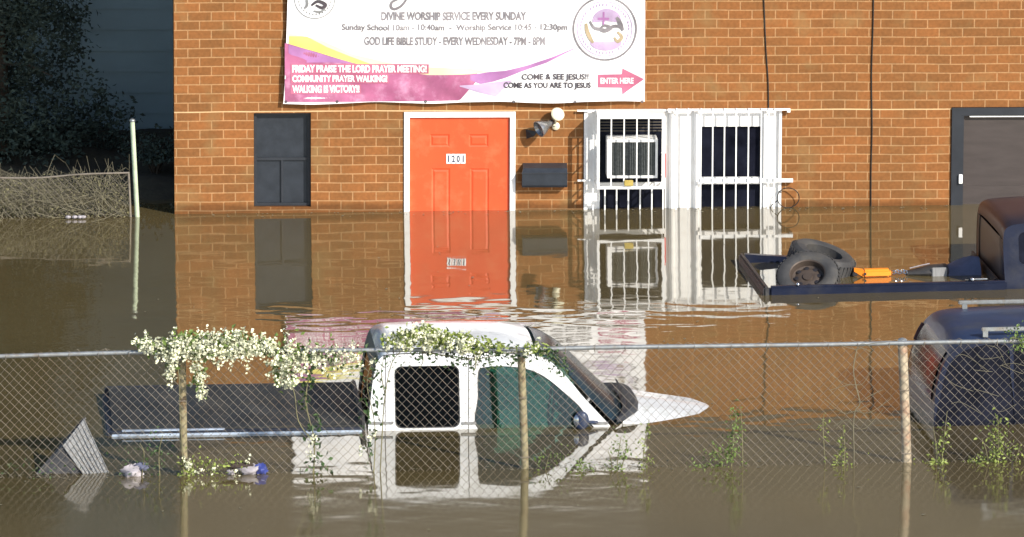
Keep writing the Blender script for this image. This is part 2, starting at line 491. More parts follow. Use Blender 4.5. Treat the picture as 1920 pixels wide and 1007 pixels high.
# ------------------------------------------------------------------ the flood water (one sheet to the horizon)
def make_water():
    rng = np.random.RandomState(3)
    xs = np.concatenate([[-900, -300, -100, -40, -15, -8], np.arange(-5.6, 5.6, 0.033), [8, 15, 40, 100, 300, 900]])
    ys = np.concatenate([[-900, -300, -100, -50, -25, -18], np.arange(-15.6, 2.4, 0.024), [5, 10, 40, 100, 300, 900]])
    X, Y = np.meshgrid(xs, ys)
    Z = np.zeros_like(X)
    def waves(n, lmin, lmax, slope, ang_spread, seed):
        r = np.random.RandomState(seed)
        out = np.zeros_like(X)
        for i in range(n):
            lam = math.exp(r.uniform(math.log(lmin), math.log(lmax)))
            k = 2 * math.pi / lam
            a = math.pi / 2 + r.normal(0, ang_spread)
            kx, ky = k * math.cos(a), k * math.sin(a)
            out += (slope / k) * math.sqrt(2.0 / n) * np.sin(kx * X + ky * Y + r.uniform(0, 6.28))
        return out
    def patch(seed, sx, sy):
        r = np.random.RandomState(seed); out = np.zeros_like(X)
        for i in range(9):
            out += np.sin(r.normal(0, 1/sx) * X + r.normal(0, 1/sy) * Y + r.uniform(0, 6.28))
        return out / 3.0
    def gauss(c, w, A): return np.exp(-((A - c) / w) ** 2)
    calm = waves(46, 0.12, 0.8, 0.0036, 0.9, 11)
    mid = waves(60, 0.08, 0.42, 0.0072, 0.7, 12)
    rip = waves(70, 0.085, 0.42, 0.021, 0.38, 13)
    inside = ((X > -5.5) & (X < 5.5) & (Y > -15.5) & (Y < 2.3)).astype(float)
    edge = np.clip((5.6 - np.abs(X)) / 0.5, 0, 1) * np.clip((Y + 15.5) / 0.5, 0, 1) * np.clip((2.3 - Y) / 0.5, 0, 1)
    # ripple band in front of the door, widest in the middle of the yard
    yb = -4.9 + 0.35 * patch(21, 1.6, 3) + 0.04 * X
    band = gauss(0, 0.62, Y - yb + 0.3) * np.clip((X + 3.0) / 1.0, 0.0, 1) * np.clip((3.0 - X) / 1.0, 0.0, 1)
    after = 1 / (1 + np.exp(-(-(Y - yb) - 0.3) * 3.0)) * np.exp(-np.clip(-(Y - yb) - 0.5, 0, 99) / 4.0)
    pm = np.clip(0.5 + 0.5 * patch(22, 0.8, 0.5), 0.1, 1)
    Z += calm * (0.25 + np.clip(-Y / 3.0, 0, 1.0)) * edge
    Z += mid * edge * (0.9 * after * (0.4 + 0.6 * pm) + 0.07)
    Z += rip * edge * band * (0.35 + 0.65 * pm)
    Z += rip * edge * 0.22 * after * pm * np.clip((X + 2.6) / 0.8, 0, 1) * np.clip((2.2 - X) / 0.8, 0, 1)
    Z[inside == 0] = 0
    ny, nx = X.shape
    me = bpy.data.meshes.new('water')
    co = np.stack([X, Y, Z], -1).reshape(-1, 3).astype(np.float32)
    idx = np.arange(ny * nx).reshape(ny, nx)
    q = np.stack([idx[:-1, :-1], idx[:-1, 1:], idx[1:, 1:], idx[1:, :-1]], -1).reshape(-1)
    nf = (ny - 1) * (nx - 1)
    me.vertices.add(ny * nx); me.vertices.foreach_set('co', co.reshape(-1))
    me.loops.add(nf * 4); me.loops.foreach_set('vertex_index', q.astype(np.int32))
    me.polygons.add(nf); me.polygons.foreach_set('loop_start', np.arange(0, nf * 4, 4, dtype=np.int32))
    me.polygons.foreach_set('use_smooth', np.ones(nf, dtype=bool))
    me.update(calc_edges=True)
    me.materials.append(MATS['flood_water'])
    o = bpy.data.objects.new('water', me); COL.objects.link(o)
    tag(o, 'murky brown flood water covering the yard', None, kind='structure')
make_water()

# ------------------------------------------------------------------ the brick building
B = Matrix.Rotation(R(2.4), 4, 'Z') @ Matrix.Rotation(0.0075, 4, 'Y')
def W(px, py, d=0.0): return on(B, px, py, -d)
def wx(px, py=300, d=0.0): return W(px, py, d)[0]
def wz(py, px=960, d=0.0): return W(px, py, d)[1]
JOINT.inputs[1].default_value = wz(207, 1100) + 0.015

bld = thing('brick_building', B, 'orange brick building with a red door and white barred entry standing in flood water', 'building')
X_L, X_R, Z_B, Z_M, Z_T, DEP = wx(327), 7.5, -1.2, wz(-12), 6.3, 9.0
openings = [  # x0, x1, z0, z1
    (wx(476), wx(583), wz(388, 530), wz(212, 530)),
    (wx(757), wx(967), -1.2, wz(209, 860)),
    (wx(1094), wx(1466), -1.2, wz(204, 1280)),
    (wx(1783), 7.0, -1.2, wz(201, 1800)),
]
def wall_with_openings():
    m = MB(B)
    xs = sorted(set([X_L, X_R] + [o[0] for o in openings] + [o[1] for o in openings]))
    zs = sorted(set([Z_B, Z_M] + [o[2] for o in openings] + [o[3] for o in openings]))
    for i in range(len(xs) - 1):
        for j in range(len(zs) - 1):
            cx, cz = (xs[i] + xs[i+1]) / 2, (zs[j] + zs[j+1]) / 2
            if any(o[0] < cx < o[1] and o[2] < cz < o[3] for o in openings): continue
            m.add([(xs[i],0,zs[j]),(xs[i+1],0,zs[j]),(xs[i+1],0,zs[j+1]),(xs[i],0,zs[j+1])], [(0,1,2,3)])
    for x0, x1, z0, z1 in openings:
        d = 0.14
        m.add([(x0,0,z0),(x0,d,z0),(x0,d,z1),(x0,0,z1)], [(0,1,2,3)])
        m.add([(x1,0,z0),(x1,d,z0),(x1,d,z1),(x1,0,z1)], [(0,1,2,3)])
        m.add([(x0,0,z1),(x1,0,z1),(x1,d,z1),(x0,d,z1)], [(0,1,2,3)])
        m.add([(x0,0,z0),(x1,0,z0),(x1,d,z0),(x0,d,z0)], [(0,1,2,3)])
    m.add([(X_L,0,Z_B),(X_L,DEP,Z_B),(X_L,DEP,Z_M),(X_L,0,Z_M)], [(0,1,2,3)])
    m.add([(X_R,0,Z_B),(X_R,DEP,Z_B),(X_R,DEP,Z_M),(X_R,0,Z_M)], [(0,1,2,3)])
    m.add([(X_L,DEP,Z_B),(X_R,DEP,Z_B),(X_R,DEP,Z_M),(X_L,DEP,Z_M)], [(0,1,2,3)])
    return m
wall_with_openings().build('wall', 'brickwork', bld)
# upper storey in lapped siding, just above the frame (the water mirrors it)
m = MB(B)
z = Z_M
while z < Z_T - 0.15:
    z1 = z + 0.16
    for (a, b2, c, d2) in (((X_L-0.02, -0.03), (X_R+0.02, -0.03), (X_L-0.005, -0.008), (X_R+0.005, -0.008)),):
        m.add([(a[0],a[1],z),(b2[0],b2[1],z),(d2[0],d2[1],z1),(c[0],c[1],z1)], [(0,1,2,3)])
        m.add([(a[0],a[1],z),(b2[0],b2[1],z),(d2[0],d2[1],z),(c[0],c[1],z)], [(0,1,2,3)])
    m.add([(X_L-0.02,-0.03,z),(X_L-0.02,DEP,z),(X_L-0.005,DEP,z1),(X_L-0.005,-0.008,z1)], [(0,1,2,3)])
    m.add([(X_R+0.02,-0.03,z),(X_R+0.02,DEP,z),(X_R+0.005,DEP,z1),(X_R+0.005,-0.008,z1)], [(0,1,2,3)])
    z = z1
m.add([(X_L,DEP,Z_M),(X_R,DEP,Z_M),(X_R,DEP,Z_T),(X_L,DEP,Z_T)], [(0,1,2,3)])
m.build('siding', 'siding', bld)
MB(B).box(X_L-0.3, X_R+0.3, -0.4, DEP+0.3, z, z+0.25, bev=0.03).build('roof', 'roofing', bld)

def px_rect(x0, x1, y0, y1, d=0.0, pxm=None):
    pxm = pxm or (x0 + x1) / 2
    return wx(x0, (y0+y1)/2, d), wx(x1, (y0+y1)/2, d), wz(y1, pxm, d), wz(y0, pxm, d)

# --- narrow dark window by the left corner
x0, x1, z0, z1 = openings[0]
m = MB(B)
f = 0.028
m.plate([(x0+.002,z0+.002),(x1-.002,z0+.002),(x1-.002,z1-.002),(x0+.002,z1-.002)],
        [[(x0+f,z0+f),(x1-f,z0+f),(x1-f,z1-f),(x0+f,z1-f)]], 0.05, 0.11)
zm = wz(300, 530)
xm = (x0+x1)/2
m.box(x0+f, x1-f, 0.06, 0.10, zm-0.012, zm+0.012)
m.box(xm-0.010, xm+0.010, 0.062, 0.098, z0+f, zm-0.012)
win = m.build('window', 'black_frame', bld)
win['label'] = 'narrow dark window at the left corner'
MB(B).box(x0+f, x1-f, 0.08, 0.09, z0+f, z1-f).build('pane', 'window_slate', win)

# --- red door
x0, x1, z0, z1 = openings[1]
m = MB(B)
fw = 0.052
m.plate([(x0+.003,-1.1),(x0+fw,-1.1),(x0+fw,z1-fw),(x1-fw,z1-fw),(x1-fw,-1.1),(x1-.003,-1.1),(x1-.003,z1-.003),(x0+.003,z1-.003)], [], -0.015, 0.07)
dl, dr, dt = x0+fw+.003, x1-fw-.003, z1-fw-.004
# door leaf with sunk and raised panels
def pr(a, b, c, d): 
    r = px_rect(a, b, c, d); return [(r[0],r[2]),(r[1],r[2]),(r[1],r[3]),(r[0],r[3])]
panels = [(806,843,252,276),(879,916,252,276),(809,844,316,500),(881,917,316,500),(809,844,520,600),(881,917,520,600)]
holes = [pr(*p) for p in panels]
leaf = MB(B).plate([(dl,-1.0),(dr,-1.0),(dr,dt),(dl,dt)], holes, 0.012, 0.05)
for h in holes:
    a, b2, c, d2 = h[0][0], h[1][0], h[0][1], h[2][1]
    q = 0.024
    # sloped moulding ring and raised field
    V = [(a,0.012,c),(b2,0.012,c),(b2,0.012,d2),(a,0.012,d2),(a+q*.6,0.019,c+q*.6),(b2-q*.6,0.019,c+q*.6),(b2-q*.6,0.019,d2-q*.6),(a+q*.6,0.019,d2-q*.6),
         (a+q*1.3,0.013,c+q*1.3),(b2-q*1.3,0.013,c+q*1.3),(b2-q*1.3,0.013,d2-q*1.3),(a+q*1.3,0.013,d2-q*1.3)]
    leaf.add(V, [(0,1,5,4),(1,2,6,5),(2,3,7,6),(3,0,4,7),(4,5,9,8),(5,6,10,9),(6,7,11,10),(7,4,8,11),(8,9,10,11)])
door = leaf.build('door', 'door_paint', bld)
door['label'] = 'red-orange panelled door with house number'
m.build('door_frame', 'white_paint', door)

# lettering helper: text as a thin mesh on a wall plane, fitted to the pixel box
def text_mb(F, s, rect, y, thick=0.002, bold=0.0, fn=None, mb=None, shear=0.0):
    cu = bpy.data.curves.new('t', 'FONT'); cu.body = s; cu.size = 1; cu.offset = bold; cu.resolution_u = 4; cu.shear = shear
    cu.extrude = 0.0
    ob = bpy.data.objects.new('t', cu); COL.objects.link(ob)
    me = bpy.data.meshes.new_from_object(ob.evaluated_get(bpy.context.evaluated_depsgraph_get()))
    x0, x1, z0, z1 = rect
    xs = [v.co.x for v in me.vertices]; zs = [v.co.y for v in me.vertices]
    ax, bx = min(xs), max(xs); az, bz = min(zs), max(zs)
    mb = mb or MB(F)
    V = []
    for v in me.vertices:
        p = Vector((x0 + (v.co.x-ax)/(bx-ax)*(x1-x0), y, z0 + (v.co.y-az)/(bz-az)*(z1-z0)))
        V.append(fn(p) if fn else p)
    n = len(V)
    F1 = [tuple(p.vertices) for p in me.polygons]
    ed = {}
    for f_ in F1:
        for i in range(len(f_)):
            e = (f_[i], f_[(i+1) % len(f_)])
            ed[e] = 1
    V2 = [v + Vector((0, thick, 0)) for v in V]
    sides = [(a, b, b+n, a+n) for (a, b) in ed if (b, a) not in ed]
    mb.add(V + V2, F1 + [tuple(i+n for i in f_)[::-1] for f_ in F1] + sides)
    bpy.data.objects.remove(ob); bpy.data.curves.remove(cu); bpy.data.meshes.remove(me)
    return mb
pm = MB(B)
for k in range(4):
    a = px_rect(837 + k*9.2, 837 + k*9.2 + 8.2, 289, 307)
    pm.box(a[0], a[1], 0.006, 0.0115, a[2], a[3])
plate = pm.build('number_plate', 'print_white', door)
tm = None
for k, ch in enumerate('1201'):
    w_ = 2.2 if ch == '1' else 5.6
    c0 = 841.1 + k*9.2
    tm = text_mb(B, ch, px_rect(c0 - w_/2, c0 + w_/2, 291.5, 304.5), 0.003, 0.0025, 0.03, mb=tm)
tm.build('house_number', 'plate_blue', door)

# --- white barred entry: storefront of two bays
x0, x1, z0, z1 = openings[2]
def P4(a, b, c, d): r = px_rect(a, b, c, d); return [(r[0],r[2]),(r[1],r[2]),(r[1],r[3]),(r[0],r[3])]
paneL1, paneL2 = (1124,1246,221,343), (1124,1246,352,560)
paneR1, paneR2 = (1314,1426,238,333), (1314,1426,346,560)
m = MB(B).plate([(x0+.003,-1.1),(x1-.003,-1.1),(x1-.003,z1-.003),(x0+.003,z1-.003)], [P4(*paneL1), P4(*paneL2), P4(*paneR1), P4(*paneR2)], 0.02, 0.08)
# mouldings standing proud of the sheet
for a, b2 in ((1094,1101),(1254,1262),(1300,1308),(1430,1436),(1459,1465)):
    r = px_rect(a, b2, 210, 600); m.box(max(r[0], x0+.004), min(r[1], x1-.004), -0.012, 0.022, -1.1, z1-.006)
r = px_rect(1262,1466,204,212); 
entry = m.build('entry_surround', 'white_paint', bld)
entry['label'] = 'white entry surround with two glazed bays'
g = MB(B)
for p in (paneL1, paneL2, paneR1, paneR2):
    r = px_rect(*p); g.box(r[0]-.01, r[1]+.01, 0.05, 0.056, r[2]-.01 if p[3] < 500 else -1.05, r[3]+.01)
g.build('pane', 'dark_glass', entry)
st = MB(B); r = px_rect(1241,1246,288,334); st.box(r[0], r[1]+.012, 0.012, 0.0195, r[2], r[3], bev=0.002)
st.build('sticker', 'red_print', entry)
# venetian slats behind the top of the left pane
sl = MB(B)
for k in range(5):
    r = px_rect(1126,1244,224+k*5.5,226+k*5.5); sl.box(r[0], r[1], 0.044, 0.0485, r[2], r[3])
sl.build('slats', 'siding', entry)
# security gate on the right bay
gt = MB(B)
bars = [1268,1290,1314,1336,1358,1380,1403,1427,1441,1452]
for bx in bars:
    X = wx(bx, 300, 0.07)
    gt.box(X-.0058, X+.0058, -0.0775, -0.0659, -1.1, wz(203, bx, 0.07))
for (a, b2, yy, h) in ((1252,1482,206,4),(1310,1487,339,7),(1310,1470,480,7)):
    X0, X1 = wx(a, yy, .07), wx(b2, yy, .07); Z = wz(yy, (a+b2)/2, .07)
    gt.box(X0, X1, -0.062, -0.052, Z-h/420, Z+h/420)
for (a, yy) in ((1479,208),(1484,339),(1256,208)):
    X, Z = W(a, yy, .05); gt.box(X-.014, X+.014, -0.052, -0.001, Z-.014, Z+.014)
gt.build('security_gate', 'white_iron', entry)
# cage on the left bay, standing out round the air conditioner
cg = MB(B); D = 0.29
def CP(px, py, d=D): q = W(px, py, d); return Vector((q[0], -d, q[1]))
cl, cr, ct, cb_ = wx(1123,285,D), wx(1243,285,D), wz(221,1183,D), wz(351,1183,D)
t_ = 0.016
cg.plate([(cl-t_,cb_-t_),(cr+t_,cb_-t_),(cr+t_,ct+t_),(cl-t_,ct+t_)], [[(cl+t_*.4,cb_+t_*.4),(cr-t_*.4,cb_+t_*.4),(cr-t_*.4,ct-t_*.4),(cl+t_*.4,ct-t_*.4)]], -D-.01, -D+.01)
for bx in (1146,1170,1194,1216):
    X = wx(bx, 285, D); cg.box(X-.0055, X+.0055, -D-.006, -D+.006, cb_, ct)
# sloping top shroud and bars from the wall to the front
zt = wz(204, 1180)
cg.plate([(cl-t_,0),(cr+t_,0),(cr+t_,1),(cl-t_,1)], [], 0, 0.006, fn=lambda p: Vector((p.x, -D + (D-0.002)*p.z, ct+t_+.004 + p.z*(zt-ct-t_-.012) + p.y)))
for zz in (0.10, 0.42, 0.78):
    Z = cb_ + (ct-cb_)*zz
    for X in (cl-.008, cr+.008):
        cg.box(X-.005, X+.005, -D+.01, -0.001, Z-.005, Z+.005)
for X in (cl-.008, cr+.008):
    for yy in (-0.20, -0.13, -0.06):
        cg.box(X-.005, X+.005, yy-.005, yy+.005, cb_-.01, ct + (D+yy)/D*(zt-ct))
    cg.box(X-.006, X+.006, -D+.01, -.001, cb_-.014, cb_)
# lower grille below the cage
for bx in (1112,1134,1156,1178,1200,1222,1243):
    X = wx(bx, 400, .05); cg.box(X-.006, X+.006, -.056, -.044, -1.1, wz(353, bx, .05) if bx > 1120 else wz(215, bx, .05))
for (a, b2, yy) in ((1082,1262,207),(1083,1120,338)):
    X0, X1 = wx(a, yy, .03), wx(b2, yy, .03); Z = wz(yy, 1180, .03); cg.box(X0, X1, -.040, -.030, Z-.008, Z+.008)
cg.build('window_cage', 'white_iron', entry)
lk = MB(B); r = px_rect(1170,1187,337,348, D); lk.box(r[0], r[1], -D-.03, -D-.011, r[2], r[3], bev=.005); lk.build('padlock', 'brass', entry)

# air conditioner in the cage
r = px_rect(1139,1233,262,334, 0.21)
acM = B @ Matrix.Translation(((r[0]+r[1])/2, -0.21, r[2]))
ac = thing('air_conditioner', acM, 'white window air conditioner inside the white cage beside the barred entry', 'air conditioner')
c = MB(B)
c.plate([(r[0],r[2]),(r[1],r[2]),(r[1],r[3]),(r[0],r[3])], [[(r[0]+.035,r[2]+.022),(r[1]-.02,r[2]+.022),(r[1]-.02,r[3]-.022),(r[0]+.035,r[3]-.022)]], -0.21, -0.19)
c.box(r[0]-.002, r[1]+.002, -0.188, 0.045, r[2]-.002, r[3]+.002, bev=.006)
c.build('casing', 'white_paint', ac)
c = MB(B)
n = 26
for k in range(n):
    X = r[0]+.040 + (r[1]-r[0]-.065)*k/(n-1); c.box(X-.0022, X+.0022, -0.203, -0.1885, r[2]+.023, r[3]-.023)
c.add([(r[0]+.035,-.1886,r[2]+.022),(r[1]-.02,-.1886,r[2]+.022),(r[1]-.02,-.1886,r[3]-.022),(r[0]+.035,-.1886,r[3]-.022)], [(0,1,2,3)])
c.build('grille', 'ac_fin', ac)

# --- shutter bay at the right edge
x0, x1, z0, z1 = openings[3]
m = MB(B)
m.plate([(x0+.003,-1.1),(x0+.11,-1.1),(x0+.11,z1-.075),(x1-.003,z1-.075),(x1-.003,z1-.003),(x0+.003,z1-.003)], [], -0.02, 0.09)
sh = m.build('loading_door_frame', 'black_frame', bld)
m = MB(B)
zz = -1.0
while zz < z1-.09:
    m.box(x0+.112, x1-.01, 0.035, 0.055, zz, min(zz+1.2, z1-.08)); zz += 1.2006
m.build('shutter', 'shutter_brown', sh)
m = MB(B); r = px_rect(1818,1960,214,219); m.box(r[0], x1-.1, -.012, .03, r[2], r[3]); m.build('drip_strip', 'white_paint', sh)
m = MB(B); r = px_rect(1797,1804,326,343); m.box(r[0], r[1], -.045, -.021, r[2], r[3], bev=.003); m.build('handle', 'white_paint', sh)

# ------------------------------------------------------------------ fixtures hung on the wall
def wthing(name, px, py, d, label, cat, group=None):
    q = W(px, py, d); return thing(name, B @ Matrix.Translation((q[0], -d, q[1])), label, cat, group)

# banner
def wr(x, z):   # gentle creases of the vinyl
    return 0.010 * math.sin(x*2.3 + z*4.0) + 0.006 * math.sin(x*9 + z*14 + 2*math.sin(x*1.7)) + 0.004 * math.sin(x*17 - z*9) + 0.0045*math.sin(z*23+x*3+1.5*math.sin(x*5))
def bf(off):
    return lambda p: Vector((p.x, -0.055 + wr(p.x, p.z) - off + (p.y if abs(p.y) < 0.02 else 0), p.z))
def BL(px, py): return W(px, py, 0.055)
q0 = BL(870, 190)
ban = thing('banner', B @ Matrix.Translation((q0[0], -0.055, q0[1])), 'white vinyl church banner with purple and yellow swoosh hung above the red door', 'banner')
NX, NZ = 90, 50
def bedge(t, u):   # t across, u up
    lx = 531 + 11*u**0.7; rx = 1209 + 1*u
    px = lx + (rx-lx)*t
    py = (194.5 - 4*t + 1.6*math.sin(t*19)) * (1-u) + (-98)*u
    return px, py
rows_f = []
for j in range(NZ+1):
    row = []
    for i in range(NX+1):
        p = BL(*bedge(i/NX, j/NZ)); row.append(Vector((p[0], -0.055 + wr(p[0], p[1]), p[1])))
    rows_f.append(row)
m = MB(B); m.grid(rows_f); m.grid([[p + Vector((0, .0015, 0)) for p in r_] for r_ in rows_f])
m.build('sheet', 'banner_white', ban, smooth=60)
def interp(tab, x):
    if x <= tab[0][0]: return tab[0][1]
    for (a, b2), (c, d2) in zip(tab, tab[1:]):
        if x <= c: t = (x-a)/(c-a); return b2 + (d2-b2)*t
    return tab[-1][1]
def swoosh(name, material, xa, xb, top, bot, off, n=80, label=None):
    m = MB(B); rows = []
    for j in range(7):
        row = []
        for i in range(n+1):
            px = xa + (xb-xa)*i/n
            t, b2 = interp(top, px), interp(bot, px)
            if b2 < t: b2 = t
            p = BL(px, b2 + (t-b2)*j/6); row.append(Vector((p[0], -0.055 + wr(p[0], p[1]) - off, p[1])))
        rows.append(row)
    m.grid(rows); return m.build(name, material, ban, smooth=60)
ptop = [(533,81),(541,82),(598,99),(662,118),(718,131),(806,141),(880,139),(915,135),(947,132),(991,122),(1035,107),(1079,90)]
ytop = [(541,60),(600,72),(662,100),(740,118),(806,124),(880,126),(912,133)]
swoosh('pale_yellow_print', 'banner_pale', 541, 912, [(x, y+2) for x, y in ytop], ptop, .002)
swoosh('yellow_print', 'banner_yellow', 542, 700, [(542,68),(575,68),(612,88),(662,108),(700,122)], ptop, .003)
swoosh('purple_print', 'banner_purple', 534, 895, ptop, [(534,191),(700,191),(862,189),(882,165),(895,150)], .002)
swoosh('violet_print', 'banner_violet', 541, 660, [(x, y+1) for x, y in ptop], [(541,100),(570,118),(620,117),(660,119)], .003)
swoosh('purple_tail', 'banner_violet', 882, 1078, [(882,141)] + ptop[7:], [(882,150),(900,157),(925,153),(947,146),(974,135),(1024,118),(1079,91)], .0028)
swoosh('lilac_print', 'banner_lilac', 862, 960, [(862,160),(895,158),(925,154),(960,150)], [(862,162),(895,172),(930,181),(960,151)], .0035)
def btext(name, s, a, b2, c, d2, material, bold=0.0, off=0.005, parent=None, mb=None, shear=0.0):
    p0 = BL(a, d2); p1 = BL(b2, c)
    slope = (BL(b2, c)[1] - BL(a, c)[1]) / (p1[0]-p0[0])
    zc = BL(a, c)[1]
    f_ = lambda p: Vector((p.x, -0.055 + wr(p.x, p.z) - off, p.z + slope*(p.x-p0[0])))
    mm = text_mb(B, s, (p0[0], p1[0], p0[1], zc), 0, 0.001, bold, fn=f_, mb=mb, shear=shear)
    return mm
def line(name, txt, a, b2, c, d2, material, bold, off=.005): return btext('', txt, a, b2, c, d2, '', bold, off=off).build(name, material, ban)
line('service_lettering', 'DIVINE WORSHIP SERVICE EVERY SUNDAY', 715, 987, 22, 38, 'ink_grey', .035)
line('hours_lettering', 'Sunday School 10am - 10:40am  -  Worship Service 10:45 - 12:30pm', 641, 1064, 45, 60, 'ink_grey', .022)
line('study_lettering', 'GOD LIFE BIBLE STUDY - EVERY WEDNESDAY - 7PM - 8PM', 683, 1022, 69, 85, 'ink_grey', .032)
line('invitation_lettering', 'COME & SEE JESUS!!', 978, 1104, 138, 152, 'ink_dark', .03, .0065)
line('invitation_lettering', 'COME AS YOU ARE TO JESUS', 944, 1108, 154, 168, 'ink_dark', .032, .0065)
line('prayer_lettering', 'FRIDAY PRAISE THE LORD PRAYER MEETING!', 548, 800, 122, 136, 'print_white', .042, .0065)
line('prayer_lettering', 'COMMUNITY PRAYER WALKING!', 548, 726, 141, 154, 'print_white', .042, .0065)
line('prayer_lettering', 'WALKING IS VICTORY!!', 548, 674, 160, 174, 'print_white', .042, .0065)
# dark backing strips of the white lettering (printed shadow)
sh_ = MB(B)
for (a, b2, c, d2) in ((545,804,120,138.5),(545,729,139.5,156.5),(545,677,158.5,176)):
    rows = []
    for j in range(3):
        rows.append([(lambda p: Vector((p[0], -0.055 + wr(p[0], p[1]) - .0042, p[1])))(BL(a+(b2-a)*i/40, d2+(c-d2)*j/2)) for i in range(41)])
    sh_.grid(rows)
sh_.build('lettering_shade', 'banner_maroon', ban)
# script letter descender at the very top, and the headline above the frame
sc_ = MB(B)
def bline(pts, w, off=.004, mb=None, n=6):
    c = catmull([BL(*p) + (0,) for p in pts], n); rows = [[], []]
    for i, p in enumerate(c):
        a = c[max(i-1,0)]; b2 = c[min(i+1,len(c)-1)]; t = Vector((b2.x-a.x, b2.y-a.y)); t.normalize()
        ww = w/210*(0.5+0.5*math.sin(math.pi*(i+.5)/len(c)))
        for k, s_ in ((0, -1), (1, 1)):
            x = p.x - t.y*ww*s_; z = p.y + t.x*ww*s_
            rows[k].append(Vector((x, -0.055 + wr(x, z) - off, z)))
    (mb or sc_).grid(rows)
bline([(770,-18),(762,-2),(752,11),(740,17),(733,13),(735,4),(746,-2),(758,-8)], 2.6)
sc_.build('script_lettering', 'ink_grey', ban)
# emblems
def ring(mb, cx, cy, r0, r1, off, n=48, sy=1.0, a0=0, a1=360):
    rows = [[], []]
    for i in range(n+1):
        a = R(a0 + (a1-a0)*i/n)
        for k, rr in ((0, r0), (1, r1)):
            p = BL(cx + rr*math.cos(a), cy - rr*sy*math.sin(a)); rows[k].append(Vector((p[0], -0.055 + wr(p[0], p[1]) - off, p[1])))
    mb.grid(rows)
def bpoly(mb, pts, off):
    v = [];
    for p in pts:
        q = BL(*p); v.append(Vector((q[0], -0.055 + wr(q[0], q[1]) - off, q[1])))
    mb.add(v, [tuple(range(len(v)))])
def blob(mb, cx, cy, rx, ry, off, a0=0, a1=360):
    for k in range(4):
        rows = [[], []]
        for i in range(33):
            a = R(a0 + (a1-a0)*i/32)
            for q, f_ in ((0, k/4), (1, (k+1)/4)):
                p = BL(cx + rx*f_*math.cos(a), cy - ry*f_*math.sin(a)); rows[q].append(Vector((p[0], -0.055 + wr(p[0], p[1]) - off, p[1])))
        mb.grid(rows)
e = MB(B); ring(e, 1134, 54, 57, 60.5, .004); emb = e.build('emblem', 'ink_grey', ban)
e = MB(B); ring(e, 1134, 54, 50.5, 52, .004); e.build('inner_ring', 'banner_lilac', emb)
e = MB(B); blob(e, 1138, 40, 27, 24, .0046, -6, 186); e.build('emblem_disc', 'banner_lilac', emb)
e = MB(B); blob(e, 1136, 78, 30, 17, .0046, 180, 360); e.build('emblem_water', 'banner_lilac', emb)
e = MB(B)
for (a, b2, c, d2) in ((1130,1133.5,22,48),(1121,1142,33,37.5)):
    rows = [[(lambda p: Vector((p[0], -0.055 + wr(p[0], p[1]) - (.0062 if a == 1130 else .0066), p[1])))(BL(a+(b2-a)*i/4, d2+(c-d2)*j/4)) for i in range(5)] for j in range(5)]
    e.grid(rows)
e.build('cross', 'banner_violet', emb)
e = MB(B); bline([(1106,40),(1114,52),(1126,55),(1136,57),(1150,50),(1160,50),(1168,56)], 3.4, .0072, e, 8); bline([(1124,55),(1134,48),(1146,53),(1136,59),(1126,58)], 2.8, .0076, e); bline([(1156,32),(1163,44),(1168,58)], 4, .0066, e)
e.build('dove', 'ink_grey', emb)
e = MB(B); bline([(1099,44),(1101,58),(1106,70),(1112,80)], 4, .0068, e); e.build('wreath', 'trim_tan', emb); e = MB(B); bline([(1158,60),(1166,70),(1158,78),(1152,70)], 3.2, .0068, e); e.build('wreath', 'trim_tan', emb)
e = MB(B)
for k in range(46):
    a = R(k*360/46)
    if k % 7 == 3: continue
    cx, cy = 1134+45.5*math.cos(a), 54-45.5*math.sin(a)
    bpoly(e, [(cx-1.2,cy-2.4),(cx+1.2,cy-2.4),(cx+1.2,cy+2.4),(cx-1.2,cy+2.4)], .005)
e.build('emblem_rim_marks', 'banner_lilac', emb)
e = MB(B); ring(e, 590, -3, 37, 38.6, .004); e2 = e.build('small_emblem', 'board_grey', ban)
e = MB(B); bline([(584,10),(596,2),(610,8),(604,14),(592,9)], 3.4, .0055, e); e.build('dove', 'ink_dark', e2)
e = MB(B); bline([(571,16),(576,8),(574,-6)], 2.6, .0055, e); bline([(588,20),(600,22),(610,15)], 2, .0055, e)
for k in range(30):
    a = R(k*12); cx, cy = 590+30*math.cos(a), -3-30*math.sin(a); bpoly(e, [(cx-1,cy-1.6),(cx+1,cy-1.6),(cx+1,cy+1.6),(cx-1,cy+1.6)], .005)
e.build('emblem_rim_marks', 'board_grey', e2)
arr = swoosh('arrow', 'banner_maroon', 1121, 1207, [(1121,140),(1166,139),(1167,128),(1207,148)], [(1121,164),(1166,165),(1167,178),(1207,149)], .004)
btext('', 'ENTER HERE', 1126, 1188, 146, 157, '', 0.03, off=.006).build('arrow_lettering', 'print_white', arr)
e = MB(B)
for gx in (536, 632, 798, 963, 1078, 1204):
    ring(e, gx, 190.5, 0.8, 2.6, .004, n=12)
e.build('grommets', 'ink_dark', ban)

